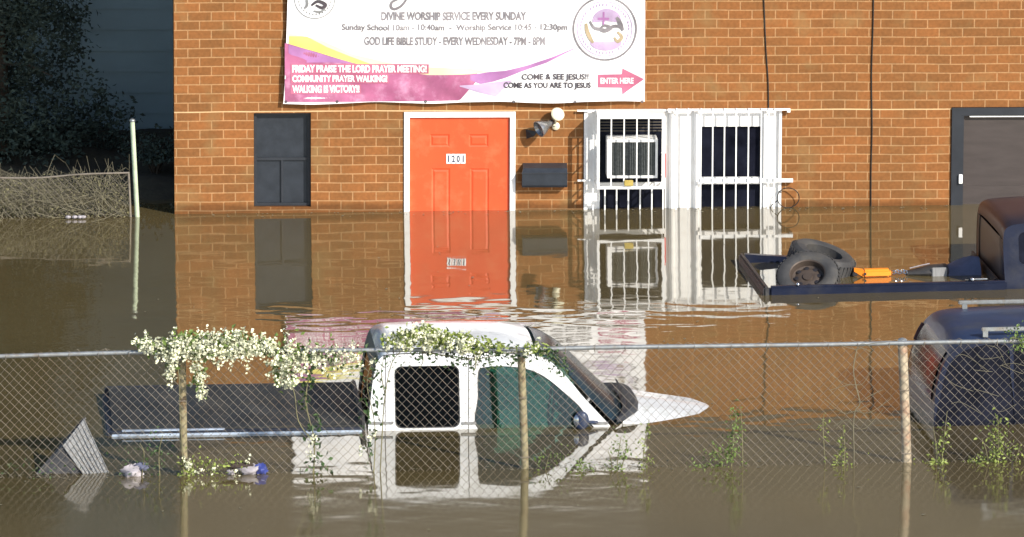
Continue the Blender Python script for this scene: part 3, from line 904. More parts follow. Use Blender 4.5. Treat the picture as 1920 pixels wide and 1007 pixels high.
# floodlight by the door
fl = wthing('wall_floodlight', 1040, 236, 0.0, 'twin floodlight with cream and metal heads on the brick wall right of the red door', 'light')
def sph(mb, c, r, n=14, sc=(1,1,1)):
    c = Vector(c)
    rows = []
    for i in range(n+1):
        a = math.pi*i/n
        rows.append([c + Vector((r*sc[0]*math.sin(a)*math.cos(2*math.pi*k/n), r*sc[1]*math.sin(a)*math.sin(2*math.pi*k/n), r*sc[2]*math.cos(a))) for k in range(n+1)])
    mb.grid(rows)
m = MB(B); c_ = W(1042, 236); m.lathe([(0,0),(.036,0),(.036,.018),(.02,.03),(0,.03)], Matrix.Translation((c_[0],0,c_[1])) @ Matrix.Rotation(R(90),4,'X'), 16); m.build('mount', 'lamp_cream', fl, smooth=40)
m = MB(B); c_ = W(1020, 237, .12)
Mh = Matrix.Translation((c_[0], -.12, c_[1])) @ Matrix.Rotation(R(-32),4,'Y') @ Matrix.Rotation(R(-105),4,'X') 
Mh = Matrix.Translation((c_[0], -.12, c_[1])) @ Vector((-.72,-.40,-.32)).to_track_quat('Z','Y').to_matrix().to_4x4()
m.lathe([(.0,-.085),(.026,-.08),(.034,-.04),(.058,.0),(.076,.045),(.078,.06),(.071,.06),(.06,.03),(0,.02)], Mh, 20); hd = m.build('lamp_head', 'lamp_metal', fl, smooth=40)
m = MB(B); m.lathe([(.027,-.05),(.029,-.085),(.02,-.10),(0,-.10)], Mh, 16); m.build('socket', 'lamp_black', fl, smooth=40)
m = MB(B); c2 = W(1044, 216, .08); Mh2 = Matrix.Translation((c2[0], -.08, c2[1])) @ Vector((.25,-.8,.45)).to_track_quat('Z','Y').to_matrix().to_4x4()
m.lathe([(0,-.07),(.026,-.065),(.034,-.03),(.056,.012),(.062,.03),(.050,.042),(0,.046)], Mh2, 20); m.build('lamp_head', 'lamp_cream', fl, smooth=40)
m = MB(B); a_ = W(1042,236,.03); m.tube([(a_[0],-.03,a_[1]), (c_[0]+.06,-.075,c_[1]+.02), (c_[0]+.03,-.10,c_[1]+.015)], .009); m.tube([(a_[0],-.03,a_[1]),(c2[0]-.01,-.05,c2[1]-.045)], .009); m.build('arm', 'lamp_cream', fl, smooth=40)
m = MB(B); f0 = W(990, 250, .06); m.add([(f0[0]-.02,-.06,f0[1]+.035),(f0[0]+.085,-.09,f0[1]+.02),(f0[0]+.05,-.085,f0[1]-.025),(f0[0]-.012,-.03,f0[1]-.055)]+[(f0[0]-.02,-.055,f0[1]+.035),(f0[0]+.085,-.085,f0[1]+.02),(f0[0]+.05,-.08,f0[1]-.025),(f0[0]-.012,-.025,f0[1]-.055)], [(0,1,2,3),(7,6,5,4),(0,4,5,1),(1,5,6,2),(2,6,7,3),(3,7,4,0)]); m.build('dark_plate', 'lamp_black', fl)  # small thin dark plate left of the lamp heads

# mailbox
r = px_rect(979, 1064, 314, 352, .12)
mb_ = thing('mailbox', B @ Matrix.Translation(((r[0]+r[1])/2, 0, r[2])), 'black wall mailbox between the red door and the white cage', 'mailbox')
prof = [(0.0, r[2]), (-.10, r[2]), (-.115, r[2]+.02), (-.12, r[3]-.05), (-.09, r[3]-.012), (0.0, r[3]+.02)]
m = MB(B)
V = [(r[0]+(.012 if i in (4,5) else 0), y, z_) for i, (y, z_) in enumerate(prof)] + [(r[1], y, z_) for y, z_ in prof]
n = len(prof); m.add(V, [tuple(range(n)), tuple(range(n, 2*n))[::-1]] + [(i, (i+1) % n, n+(i+1) % n, n+i) for i in range(n)])
m.build('box', 'window_slate', mb_)
m = MB(B); m.box(r[0]-.004, r[1]+.004, -.126, -.118, r[3]-.058, r[3]-.048); m.build('lid_edge', 'black_frame', mb_)

# cables down the wall and the ring of hose wire
def cable(pts, label, r_=.006):
    P = [W(*p) for p in pts]
    o = Matrix(B) @ Matrix.Translation((P[0][0], 0, P[-1][1]))
    m = MB(B); m.tube(catmull([(p[0], -.008, p[1]) for p in P], 5), r_, 6)
    tag(m.build('wall_cable', 'cable_black', None, o, smooth=60), label, 'cable')
cable([(1429,-60),(1433,20),(1436,90),(1440,150),(1441,202)], 'thin black cable ending at the top of the white barred entry', .0055)
cable([(1638,-60),(1637,40),(1634,140),(1635,240),(1633,330),(1633,460)], 'black cable running down the bare brick into the water left of the dark shutter')
q = W(1478, 371, .05); m = MB(B)
m.tube([(q[0]+.098*math.cos(a), -.05-.012*math.sin(2*a), q[1]+.090*math.sin(a)) for a in [2*math.pi*k/40 for k in range(41)]], .0045, 6)
m.tube(catmull([(q[0]-.09,-.05,q[1]-.02),(q[0]-.16,-.045,q[1]-.10),(q[0]-.12,-.05,q[1]-.3)],6), .0045, 6)
m.tube([(q[0]-.07,-.002,q[1]+.05),(q[0]-.07,-.055,q[1]+.05)], .006, 6)
tag(m.build('wire_loop', 'cable_black', None, B @ Matrix.Translation((q[0], 0, q[1])), smooth=60), 'loop of thin dark wire hanging on the brick right of the white barred entry', 'wire')

# ------------------------------------------------------------------ behind and left of the building
slate = thing('neighbouring_house', Matrix.Translation((-8, 4.2, 0)), 'dark slate-blue house wall in deep shade left of the brick building', 'building')
m = MB(); 
for k in range(34):
    z = -0.6 + k*.2
    m.add([(-16,4.19,z),(-2.2,4.19,z),(-2.2,4.2,z+.2),(-16,4.2,z+.2)], [(0,1,2,3)]); m.add([(-16,4.19,z),(-2.2,4.19,z),(-2.2,4.2,z),(-16,4.2,z)], [(0,1,2,3)])
m.box(-16, -2.2, 4.21, 9, -0.6, 6.2)
m.build('wall', 'slate_wall', slate)
m = MB(); m.add([(-16.4,3.8,6.2),(-1.9,3.8,6.2),(-1.9,6.6,7.8),(-16.4,6.6,7.8),(-16.4,9.4,6.2),(-1.9,9.4,6.2)], [(0,1,2,3),(3,2,5,4),(0,3,4),(1,5,2),(0,4,5,1)]); m.build('roof', 'roofing', slate)
# bank of soil behind the side fence
m = MB(); rows = []
for j in range(22):
    y = 0.02 + 4.1*(j/21)
    rows.append([(x, y, -0.12 + 0.20*min(1, (y/1.2))**.8 + .03*math.sin(x*3+y*5)+.02*math.sin(x*7.3)+.015*math.sin(x*13+y*11)) for x in [-14 + 10.95*i/60 for i in range(61)]])
m.grid(rows); tag(m.build('ground', 'soil', None, smooth=60), 'dark soil bank behind the side fence', None, kind='structure')

# leaves: folded little blades
def leaf(mb, c, s, rng, flat=0.0, asp=0.55):
    d = Vector((rng.gauss(0,1), rng.gauss(0,1), rng.gauss(0,1)*(1-flat))).normalized()
    u = d.cross(Vector((rng.gauss(0,1), rng.gauss(0,1), rng.gauss(0,1)))).normalized()
    n = d.cross(u)
    c = Vector(c)
    a, b2 = c - d*s*.5, c + d*s*.5
    l, r_ = c + u*s*asp*.5 + n*s*.12, c - u*s*asp*.5 + n*s*.12
    mb.add([a, l, b2, r_], [(0,1,2),(0,2,3)])
# dark evergreen
def evergreen(base, h, rad, label, seed):
    rng = random.Random(seed)
    t = thing('evergreen_tree', Matrix.Translation(base), label, 'tree')
    m = MB(Matrix.Translation(base)); m.tube([(0,0,0),(.03,.02,h*.5),(0,0,h*.97)], [.12,.07,.015], 8)
    for k in range(26):
        a = rng.uniform(0,6.28); z = h*rng.uniform(.08,.9); L_ = rad*(1-z/h)*.8
        m.tube([(0,0,z),(L_*math.cos(a)*.6,L_*math.sin(a)*.6,z+.02),(L_*math.cos(a),L_*math.sin(a),z-.05)],[.02,.012,.004],5)
    m.build('trunk', 'bark', t, smooth=60)
    m = MB(Matrix.Translation(base))
    for k in range(1000):
        z = h*rng.random()**1.25; a = rng.uniform(0,6.28); rr = rad*(1-z/h)**.8*rng.uniform(.12,1.0)*(1+.15*math.sin(a*3+z*4))
        c = Vector((rr*math.cos(a), rr*math.sin(a), z))
        for q in range(44):
            leaf(m, c+Vector((rng.gauss(0,.09),rng.gauss(0,.09),rng.gauss(0,.07))), rng.uniform(.035,.07), rng, .3, .5)
    m.build('crown', 'evergreen', t, weld=False)
pE = vpt(-5, 330, 2.7)
evergreen((pE.x, 2.7, .1), 5.2, 1.15, 'dark evergreen tree in the shade at the far left behind the side fence', 3)
pE = vpt(292, 370, 1.6)
rng = random.Random(9); m = MB(); F0 = Matrix.Translation((pE.x, 1.6, .15))
for k in range(900): leaf(m, (pE.x+rng.gauss(0,.13), 1.6+rng.gauss(0,.15), .2+abs(rng.gauss(0,.10))), rng.uniform(.03,.06), rng)
bs = thing('low_bush', F0, 'low dark bush in the shaded gap beside the brick corner', 'bush'); m.build('foliage', 'evergreen', bs, weld=False)
m = MB()
for k in range(14): m.tube([(pE.x,1.6,.0),(pE.x+rng.gauss(0,.1),1.6+rng.gauss(0,.1),.36)],[.008,.003],4)
m.build('stem', 'bark', bs)

# chain link mesh: two families of slanting wires
def chainlink(mb, F, xa, xb, ztop, zbot, pitch=.078, h=.078, r_=.0019, seed=1, sag=.006):
    rng = random.Random(seed)
    n = int((xb-xa)/pitch)+1; H = max(ztop(xa), ztop(xb))-zbot
    nseg = int(H/(h/2))+1
    for fam in (1, -1):
        for i in range(-nseg, n+nseg):
            pts = []
            for k in range(nseg+2):
                x = xa + i*pitch + fam*k*pitch/2
                z = zbot + k*h/2
                if x < xa-.001 or x > xb+.001: 
                    if len(pts) > 1: mb.tube(pts, r_, 3, cap=False)
                    pts = []; continue
                zt_ = ztop(x)
                last = z > zt_
                if last: z = zt_
                dy = (.003 if (k % 2) else -.003)*fam + sag*math.sin(x*2.1+z*3)
                pts.append((x + .0025*math.sin(z*31+x*17) + rng.gauss(0,.0008), dy, z + .004*math.sin(x*5.3) + rng.gauss(0,.0008)))
                if last: break
            if len(pts) > 1: mb.tube(pts, r_, 3, cap=False)

# side fence at the left, leaning pale post, rail, mesh
SF = Matrix.Rotation(R(2.4), 4, 'Z') @ Matrix.Translation((0, -0.12, 0))
def S(px, py, d=0): q = on(SF, px, py, -d); return Vector((q[0], -d, q[1]))
sfx = S(255, 400)
sf = thing('side_fence', SF @ Matrix.Translation((sfx.x, 0, 0)), 'low chain link side fence with a leaning pale green post left of the brick corner', 'fence')
a = S(248, 228); b2 = S(259, 440); m = MB(SF); m.tube([b2, a], [.022, .021], 12); m.build('post', 'green_post', sf, smooth=50)
m = MB(SF); sph(m, a + Vector((0,0,.008)), .027, 10, (1,1,.7)); m.build('post_cap', 'galvanised', sf, smooth=60)
a = S(-140, 330); b2 = S(243, 324); m = MB(SF); m.tube(catmull([a, S(50,334), S(150,327), b2], 5), .009, 8); m.build('rail', 'wire', sf, smooth=50)
m = MB(SF); m.tube([S(241,325), S(246,430)], .011, 8); m.build('end_bar', 'wire', sf, smooth=50)
m = MB(SF); zt_ = S(100,331).z; chainlink(m, SF, S(-140,330).x, S(243,330).x, lambda x: zt_, -.15, .07, .07, .0017); m.build('mesh', 'wire', sf)
# dry bramble tangle over it
rng = random.Random(4); br_ = thing('bramble', SF @ Matrix.Translation((S(120,380).x, .1, 0)), 'tangle of dry bramble stems grown over the low side fence', 'bramble')
m = MB(SF)
for k in range(800):
    px = rng.uniform(-120, 240); hmax = .95 if px > 118 or rng.random() < .12 else .78
    p = S(px, 400); x, z = p.x, rng.uniform(-.08, .22); y = rng.uniform(-.07, .30)
    pts = []; dx, dz, dy = rng.gauss(0,.05), rng.uniform(-.01,.06), rng.gauss(0,.02)
    for q in range(6):
        if z > .385*hmax+.03*rng.random(): dz = -abs(dz)
        pts.append((x, y, z)); x += dx; y += dy; z += dz; dx += rng.gauss(0,.03); dz += rng.gauss(0,.028); dy += rng.gauss(0,.015)
        x = min(x, S(243,380).x)
    m.tube(pts, [.0026,.0024,.0022,.0019,.0016,.0012], 3, cap=False)
m.build('stems', 'pale_twig', br_)
m = MB(SF)
for k in range(2600):
    p = S(rng.uniform(-120, 240), 400); leaf(m, (p.x, rng.uniform(-.06,.3), rng.uniform(-.02,.31 if rng.random() < .5 else .36)), rng.uniform(.015,.032), rng)
m.build('leaves', 'twig', br_, weld=False)
m = MB(SF)
for (px, py) in ((128,398),(140,395),(150,393),(156,397)):
    p = S(px, py); sph(m, (p.x, -.08, .02), .022, 7, (1.2,1,.7))
tag(m.build('litter', 'bag_white', None, SF @ Matrix.Translation((S(140,400).x,-.08,0))), 'scrap of pale litter at the foot of the side fence', 'litter')

# ------------------------------------------------------------------ vehicles
def strip(mb, pts, t0, t1, Wd, lean, crown=0.0, bulge=0.0, out=0.0, nt=12):
    """skin lofted from the near side outline to its mirror"""
    rows = []
    for i, (x, z) in enumerate(pts):
        a = pts[max(i-1,0)]; b2 = pts[min(i+1,len(pts)-1)]
        tx, tz = b2[0]-a[0], b2[1]-a[1]; L_ = math.hypot(tx, tz) or 1
        nx_, nz_ = -tz/L_*out, tx/L_*out
        yn = max(z, 0)*lean
        cr = crown[i] if isinstance(crown, (list, tuple)) else crown
        bu = bulge[i] if isinstance(bulge, (list, tuple)) else bulge
        row = []
        for k in range(nt+1):
            t = t0 + (t1-t0)*k/nt; w_ = 4*t*(1-t)
            w_ = 1-(1-w_)**1.6
            row.append(Vector((x + nx_ + bu*w_, yn + (Wd-2*yn)*t, z + nz_ + cr*w_)))
        rows.append(row)
    mb.grid(rows)

# --- the white crew cab pickup behind the fence
g0 = ground(690, 808)
T = Matrix.Translation(g0) @ Matrix.Rotation(R(4.0), 4, 'Z')
LEAN = 0.20
TS = T @ Matrix.Rotation(-math.atan(LEAN), 4, 'X')      # the leaning plane of the near side
def tl(px, py):      # truck local x, z on the leaning side
    q = on(TS, px, py); p = Matrix.Rotation(-math.atan(LEAN), 4, 'X') @ Vector((q[0], 0, q[1])); return (p.x, p.z)
def side_fn(Wd, far=False, base=0.0):
    def f_(p):
        y = max(p.z, 0)*LEAN + p.y + base
        return Vector((p.x, (Wd - y) if far else y, p.z))
    return f_
TW = 1.50
tr = thing('white_pickup', T, 'white crew cab pickup sunk to its window sills behind the chain link fence', 'pickup truck')
roof_px = [(690,812),(691,790),(694,760),(699,715),(705,688),(713,672),(730,664),(780,661),(860,660),(930,660),(985,663),(1012,669),(1036,682),(1065,710),(1093,744),(1120,773),(1144,799),(1152,810)]
out_l = catmull([tl(*p)+(0,) for p in roof_px], 4)
out_l = [(p.x, p.y) for p in out_l]
nr = len(out_l)
outline = out_l + [(out_l[-1][0]+.05, -.30), (out_l[0][0], -.30)]
wr_px = [tl(*p) for p in ((740,690),(862,690),(862,804),(740,804))]
rx0, rx1 = tl(740,745)[0], tl(862,745)[0]; rz0, rz1 = tl(800,803)[1], tl(800,686)[1]
hole1 = rrect(rx0, rx1, rz0, rz1, .055)
hole2 = [(p.x, p.y) for p in catmull([tl(*p)+(0,) for p in ((897,806),(895.5,745),(896,700),(906,689),(945,686.5),(985,691),(1012,701),(1036,717),(1065,742),(1090,766),(1110,797),(1112,806),(1000,806.5))], 4, True)]
m = MB(T)
m.plate(outline, [hole1, hole2], 0.0, 0.045, fn=side_fn(TW))
m.plate(outline, [hole1, hole2], 0.0, 0.045, fn=side_fn(TW, True))
iR = 16; iF = 4*11
rr_ = out_l[iR+3:iF-2]
cr = [0.055*min(1, i/5, (len(rr_)-1-i)/5+.3) for i in range(len(rr_))]
strip(m, rr_, 0, 1, TW, LEAN, crown=cr, bulge=[0.0 + .05*max(0, (i-(len(rr_)-9))/8) for i in range(len(rr_))], nt=20)
m2 = MB(T); strip(m2, [(x, z-.03) for x, z in rr_], .02, .98, TW, LEAN, crown=[c-.01 for c in cr], nt=10)
body = m.build('cab', 'car_white', tr, smooth=40)
m2.build('headliner', 'seat_cloth', tr, smooth=40)
# back of the cab, its shade painted in as black: frame bits and window
back = out_l[0:iR+4]
m = MB(T); strip(m, back, 0.0, .14, TW, LEAN, crown=0, nt=3); strip(m, back, .86, 1, TW, LEAN, nt=3); strip(m, back[-7:], .14, .86, TW, LEAN, nt=6); strip(m, back[:3], .14, .86, TW, LEAN, nt=6)
m.build('shaded_cab_back', 'black_plastic', tr, smooth=40)
m = MB(T); strip(m, back[2:-6], .14, .86, TW, LEAN, out=-.006, nt=6); m.build('rear_window', 'glass_tint', tr, smooth=40)
# windscreen and its pillars
ws = out_l[iF-2:nr-3]
bul = [.05 + .13*(i/(len(ws)-1)) for i in range(len(ws))]
m = MB(T); strip(m, ws, .045, .955, TW, LEAN, crown=[cr[-1]]*len(ws), bulge=bul, nt=16); m.build('windscreen', 'glass_shield', tr, smooth=60)
m = MB(T); strip(m, ws, .93, .975, TW, LEAN, crown=[cr[-1]+.006]*len(ws), bulge=[b+.006 for b in bul], nt=3); m.build('windscreen_seal', 'trim_tan', tr, smooth=60)
# dark cowl crescent with wipers
m = MB(T)
rows = []
xb = out_l[nr-3][0]
for j, (ox, oz) in enumerate(((-.02,.02),(.04,.065),(.085,.065),(.12,.01))):
    row = []
    for k in range(21):
        t = k/20; w_ = 1-(1-4*t*(1-t))**1.5
        row.append(Vector((xb + ox*(.35+.65*w_) + .15*w_ - .03*t, .02+(TW-.04)*t, .02 + oz*(.5+.5*w_) + .035*w_)))
    rows.append(row)
m.grid(rows)
for t_a, t_b in ((.15,.5),(.5,.85)):
    pa = Vector((xb+.10, TW*t_a, .09)); pb = Vector((xb+.13, TW*t_b, .12)); m.tube([pa, (pa+pb)/2+Vector((.02,0,.015)), pb], .008, 5)
m.build('cowl', 'black_plastic', tr, smooth=50)
# bonnet dipping under the water
m = MB(T); rows = []
q1 = on(T, 1200, 796, 0.0); L_h = on(T, 1345, 770, .75)[0]
for i in range(25):
    u = i/24; x = xb + .02 + (L_h + .25 - xb)*u
    row = []
    for k in range(25):
        t = k/24; w_ = 4*t*(1-t)
        z = .090*(1-u/.76) - .078*abs(2*t-1)**1.55
        if t in (0, 1): z = -.25
        z += .012*math.exp(-((t-.28)/.05)**2)*(1-u) + .012*math.exp(-((t-.72)/.05)**2)*(1-u)
        x2 = xb + .04 + .20*(1-(1-w_)**1.5) + (L_h + .12 - xb - .04 - .20*(1-(1-w_)**1.5))*u
        row.append(Vector((x2, .03+(TW-.06)*t, z)))
    rows.append(row)
m.grid(rows); m.build('bonnet', 'car_white', tr, smooth=50)
# side glass, seals
def pane(mb, hole, far=False, yy=.018):
    cx = sum(p[0] for p in hole)/len(hole); cz = sum(p[1] for p in hole)/len(hole)
    big = [(cx+(p[0]-cx)*1.02, cz+(p[1]-cz)*1.03) for p in hole]
    mb.plate(big, [], yy, yy+.004, fn=side_fn(TW, far))
def sealring(mb, hole, w=.012):
    cx = sum(p[0] for p in hole)/len(hole); cz = sum(p[1] for p in hole)/len(hole)
    inn = []
    for p in hole:
        d = Vector((cx-p[0], cz-p[1])); d.normalize(); inn.append((p[0]+d.x*w, p[1]+d.y*w))
    mb.plate(hole, [inn], .008, .018, fn=side_fn(TW))
m = MB(T); pane(m, hole1); rw = m.build('rear_door_window', 'glass_tint', tr)
m = MB(T); sealring(m, hole1, .010); m.build('seal', 'black_plastic', rw)
m = MB(T); pane(m, hole2); fw_ = m.build('front_door_window', 'glass_green', tr)
m = MB(T); sealring(m, hole2, .009); m.build('seal', 'black_plastic', fw_)
for hh in (hole1, hole2): m = MB(T); pane(m, hh, True); m.build('far_window', 'glass_green', tr)
# door seams and roof drip rail
m = MB(T)
for sx0, s1 in ((722, 668), (878, 664)):
    a = tl(sx0, 806); b2 = tl(sx0+1, s1+4); m.tube([(a[0], a[1]*LEAN-.0005, a[1]), (b2[0], b2[1]*LEAN-.0005, b2[1])], .0032, 4)
m.tube([(x, z*LEAN-.001, z-.006) for x, z in rr_[3:]], .005, 5)
m.build('door_seams', 'black_plastic', tr)
for (ta, tb) in ((692,737),(865,893),(1112,1140)):  # thin grey strip across each cab pillar
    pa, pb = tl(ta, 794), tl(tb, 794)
    m = MB(T); m.box(pa[0], pb[0], pa[1]*LEAN-.010, pa[1]*LEAN+.004, pa[1]-.010, pa[1]+.012, bev=.003); m.build('pillar_strip', 'board_grey', tr)
# seats, headrests, wheel, dash
m = MB(T)
sx = tl(940, 760)[0]
for y in (.30, .95):
    m.box(sx-.16, sx-.02, y-.20+.1, y+.24+.0, -.2, .22, Matrix.Identity(4), bev=.03)
    m.box(sx-.14, sx-.04, y-.07, y+.13, .21, .40, bev=.03)
    m.build('front_seat', 'seat_cloth', tr, smooth=40); m = MB(T)
m.box(tl(720,760)[0], tl(730,760)[0]+.1, .15, TW-.15, -.2, .20, bev=.03)
m.build('rear_seat', 'seat_cloth', tr, smooth=40)
m = MB(T); sx = tl(1040, 780)[0]
m.tube([(sx+.05*math.sin(a)*.4, .38+.19*math.cos(a), .10+.17*math.sin(a)) for a in [2*math.pi*k/24 for k in range(25)]], .012, 6); m.tube([(sx, .38,.10),(sx+.2,.38,.0)], .02, 6)
m.box(sx+.10, sx+.32, .06, TW-.06, -.1, .06, bev=.03)
m.build('dashboard', 'black_plastic', tr, smooth=40)
# mirror
m = MB(T); mx_, mz_ = on(T, 1090, 788, -.08)
rows = []
sph(m, (mx_, -.09, mz_+.0), .060, 14, (1.0, .55, 1.25)); m.tube([(mx_+.03,-.05,mz_-.02),(mx_+.13,.0,mz_-.035)], .013, 8)
mir = m.build('wing_mirror', 'car_navy_blue', tr, smooth=60)
m = MB(T); sph(m, (mx_-.028, -.095, mz_+.0), .042, 12, (.9,.6,1.25)); m.build('mirror_glass', 'chrome', mir, smooth=60)
# cargo bed: rails, tail, soft cover
bx0 = on(T, 204, 808, 0)[0]; zr = .032
m = MB(T)
m.box(bx0, -.03, -.03, .03, -.3, zr, bev=.012); m.box(bx0, -.03, TW-.0, TW+.06, -.3, .085, bev=.012); m.box(bx0-.02, bx0+.05, -.02, TW+.05, -.3, .03, bev=.01)
m.build('bed_side', 'bed_dark', tr, smooth=40)
m = MB(T); m.box(bx0+.02, -.05, -.044, -.031, -.004, .016, bev=.003); m.box(bx0+.1, bx0+.9, -.028, .02, zr+.001, zr+.010, bev=.003); m.build('bed_rail_trim', 'rail_trim', tr, smooth=40)
m = MB(T); rows = []
for j in range(15):
    t = j/14; rows.append([Vector((bx0+.03 + (-.06-bx0)*i/40, .03+(TW-.03)*t, .045 + .045*t + .012*math.sin(i*.9+t*2)*math.sin(math.pi*t) + .006*math.sin(i*2.3))) for i in range(41)])
m.grid(rows); m.grid([[Vector((p.x, p.y, -.1)) for p in rows[0]], rows[0]]); m.build('bed_cover', 'cover_vinyl', tr, smooth=60)
m = MB(T); m.box(-.055, -.022, .02, TW-.02, -.2, .12, bev=.01); m.build('bed_front', 'black_plastic', tr, smooth=40)

# --- the dark pickup by the right edge, seen from the back
g1 = ground(1442, 553)
D2 = Matrix.Translation(g1) @ Matrix.Rotation(R(6.0), 4, 'Z')
def dl_(px, py, y=0): return on(D2, px, py, y)
DWd = 1.55
dk = thing('dark_pickup', D2, 'dark navy pickup with a flooded open bed near the right edge', 'pickup truck')
xc = dl_(1884, 480)[0]
m = MB(D2)
m.box(0, xc+.02, -.02, .05, -.4, .075, bev=.018)
m.build('bed_side', 'car_navy', dk, smooth=40)
m = MB(D2)
# far side, dipping under the water
m.add([(0,DWd-.04,-.4),(.95,DWd-.04,-.4),(.95,DWd-.04,.0),(0,DWd-.04,.075),(0,DWd+.03,-.4),(.95,DWd+.03,-.4),(.95,DWd+.03,0),(0,DWd+.03,.075)],
      [(0,1,2,3),(7,6,5,4),(3,2,6,7),(0,3,7,4),(1,5,6,2),(0,4,5,1)])
m.build('bed_side', 'car_navy', dk, smooth=40)
m = MB(D2); m.box(-.05, -.002, -.03, DWd+.03, -.4, .075, bev=.015); m.build('tailgate', 'black_plastic', dk, smooth=40)
m = MB(D2)
for px in (1496, ):
    x, z = dl_(px, 532); sph(m, (x, -.005, .085), .016, 8)
m.build('tie_down_hook', 'chrome', dk, smooth=60); m = MB(D2)
x, z = dl_(1830, 528); m.box(x-.02, x+.10, .0, .02, .088, .098, bev=.003); sph(m, (x-.03, 0, .09), .018, 8)
m.build('tie_down_hook', 'chrome', dk, smooth=60)
# cab
cab_px = [(1886,560),(1885,530),(1884,500),(1884,462),(1887,440),(1896,430),(1917,425)]
cp = [dl_(*p) for p in cab_px]
top = cp[-1][1]
cp += [(cp[-1][0]+.35, top+.012), (cp[-1][0]+.95, top), (cp[-1][0]+1.25, top-.12), (cp[-1][0]+1.75, top-.52), (cp[-1][0]+1.9, -.2)]
cs = [(p.x, p.y) for p in catmull([p+(0,) for p in cp], 4)]
m = MB(D2)
LE2 = .24
def sf2(far=False):
    return lambda p: Vector((p.x, (DWd - (max(p.z,0)*LE2+p.y)) if far else max(p.z,0)*LE2+p.y, p.z))
wh = rrect(cs[16][0]+.12, cs[16][0]+.97, .20, top-.07, .05)
for far in (False, True):
    m.plate(cs + [(cs[0][0], -.3)], [wh], 0, .03, fn=sf2(far))
i0 = 13
strip(m, cs[i0:32], 0, 1, DWd, LE2, crown=.03, nt=14)
strip(m, cs[:i0+1], 0, .10, DWd, LE2, nt=3); strip(m, cs[:i0+1], .90, 1, DWd, LE2, nt=3); strip(m, cs[:4], .10, .90, DWd, LE2, nt=8)
m.build('cab', 'car_navy', dk, smooth=40)
m = MB(D2); strip(m, cs[3:i0+1], .10, .90, DWd, LE2, out=-.004, nt=8); m.build('rear_window', 'shutter_brown', dk, smooth=40)
m = MB(D2)
strip(m, cs[2:i0+2], .095, .115, DWd, LE2, out=.004, nt=1); m.build('rear_window_seal', 'black_plastic', dk, smooth=40); m = MB(D2); strip(m, cs[2:i0+2], .885, .905, DWd, LE2, out=.004, nt=1)
m.build('rear_window_seal', 'black_plastic', dk, smooth=40)
m = MB(D2); m.plate(wh, [], .012, .016, fn=sf2()); m.plate(wh, [], .012, .016, fn=sf2(True)); m.build('side_window', 'dark_glass', dk)
m = MB(D2); strip(m, cs[32:44], .05, .95, DWd, LE2, crown=.03, bulge=.05, nt=10); m.build('windscreen', 'dark_glass', dk, smooth=50)
m = MB(D2); m.box(cs[-1][0]-.25, cs[-1][0]+1.0, .05, DWd-.05, -.4, .02, bev=.06); m.build('bonnet', 'car_navy', dk, smooth=40)
xa_, za_ = dl_(1868, 408, DWd*.45); m = MB(D2); m.box(xa_-.02, xa_+.02, DWd*.38, DWd*.55, top-.035, top-.012, bev=.005); m.build('brake_light', 'rust_red', dk)
m = MB(D2); m.box(xc-.04, xc-.02, .02, DWd-.02, -.3, .06, bev=.006); m.tube([(xc-.34,.02,.085),(xc-.10,.10,.05),(xc-.02,.25,.05)], .008, 5); m.build('bed_front', 'black_plastic', dk, smooth=40)

# spare wheels in the bed
def wheel(M, R_, w, label, rim=True, t=None):
    t = thing('spare_wheel', M, label, 'wheel')
    prof = [(R_*.56,-w*.42),(R_*.66,-w*.5),(R_*.86,-w*.48),(R_*.96,-w*.36),(R_,-w*.15),(R_,w*.15),(R_*.96,w*.36),(R_*.86,w*.48),(R_*.66,w*.5),(R_*.56,w*.42),(R_*.56,-w*.42)]
    m = MB(M); m.lathe(prof, M.__class__.Identity(4), 40)
    for k in range(40):
        a = 2*math.pi*k/40
        m.box(R_*.985, R_*1.012, -.012, .012, -w*.34, w*.34, Matrix.Rotation(a, 4, 'Z'))
    m.build('tyre', 'rubber', t, smooth=35)
    if rim:
        m = MB(M); m.lathe([(R_*.575,w*.44),(R_*.54,w*.40),(R_*.50,w*.10),(R_*.42,w*.06),(R_*.30,w*.16),(R_*.17,w*.14),(R_*.15,w*.22),(0,w*.22)], Matrix.Identity(4), 40)
        m.lathe([(R_*.56,-w*.40),(R_*.50,-w*.1),(0,-w*.05)], Matrix.Identity(4), 40)
        rb = m.build('rim', 'rim_brown', t, smooth=40)
        m = MB(M)
        for k in range(8):
            a = 2*math.pi*k/8+.2; m.lathe([(0,.006),(.020,.004),(.022,0)], Matrix.Translation((R_*.36*math.cos(a), R_*.36*math.sin(a), w*.135)) , 10)
        m.build('rim_holes', 'lamp_black', rb)
    return t
def aim(p, n): return Matrix.Translation(p) @ Vector(n).to_track_quat('Z', 'Y').to_matrix().to_4x4()
pc = D2 @ Vector((dl_(1515, 523, .45)[0], .45, dl_(1515, 523, .45)[1]))
wheel(aim(pc, (-.10, -.60, .79)), .27, .17, 'spare wheel with a brown steel rim leaning in the flooded bed of the dark pickup')
pc = D2 @ Vector((dl_(1540, 489, .92)[0], .92, dl_(1540, 489, .92)[1]))
wheel(aim(pc, (.30, -.12, .93)), .29, .20, 'bare black tyre lying tilted behind the brown rimmed wheel in the dark pickup bed', rim=False)

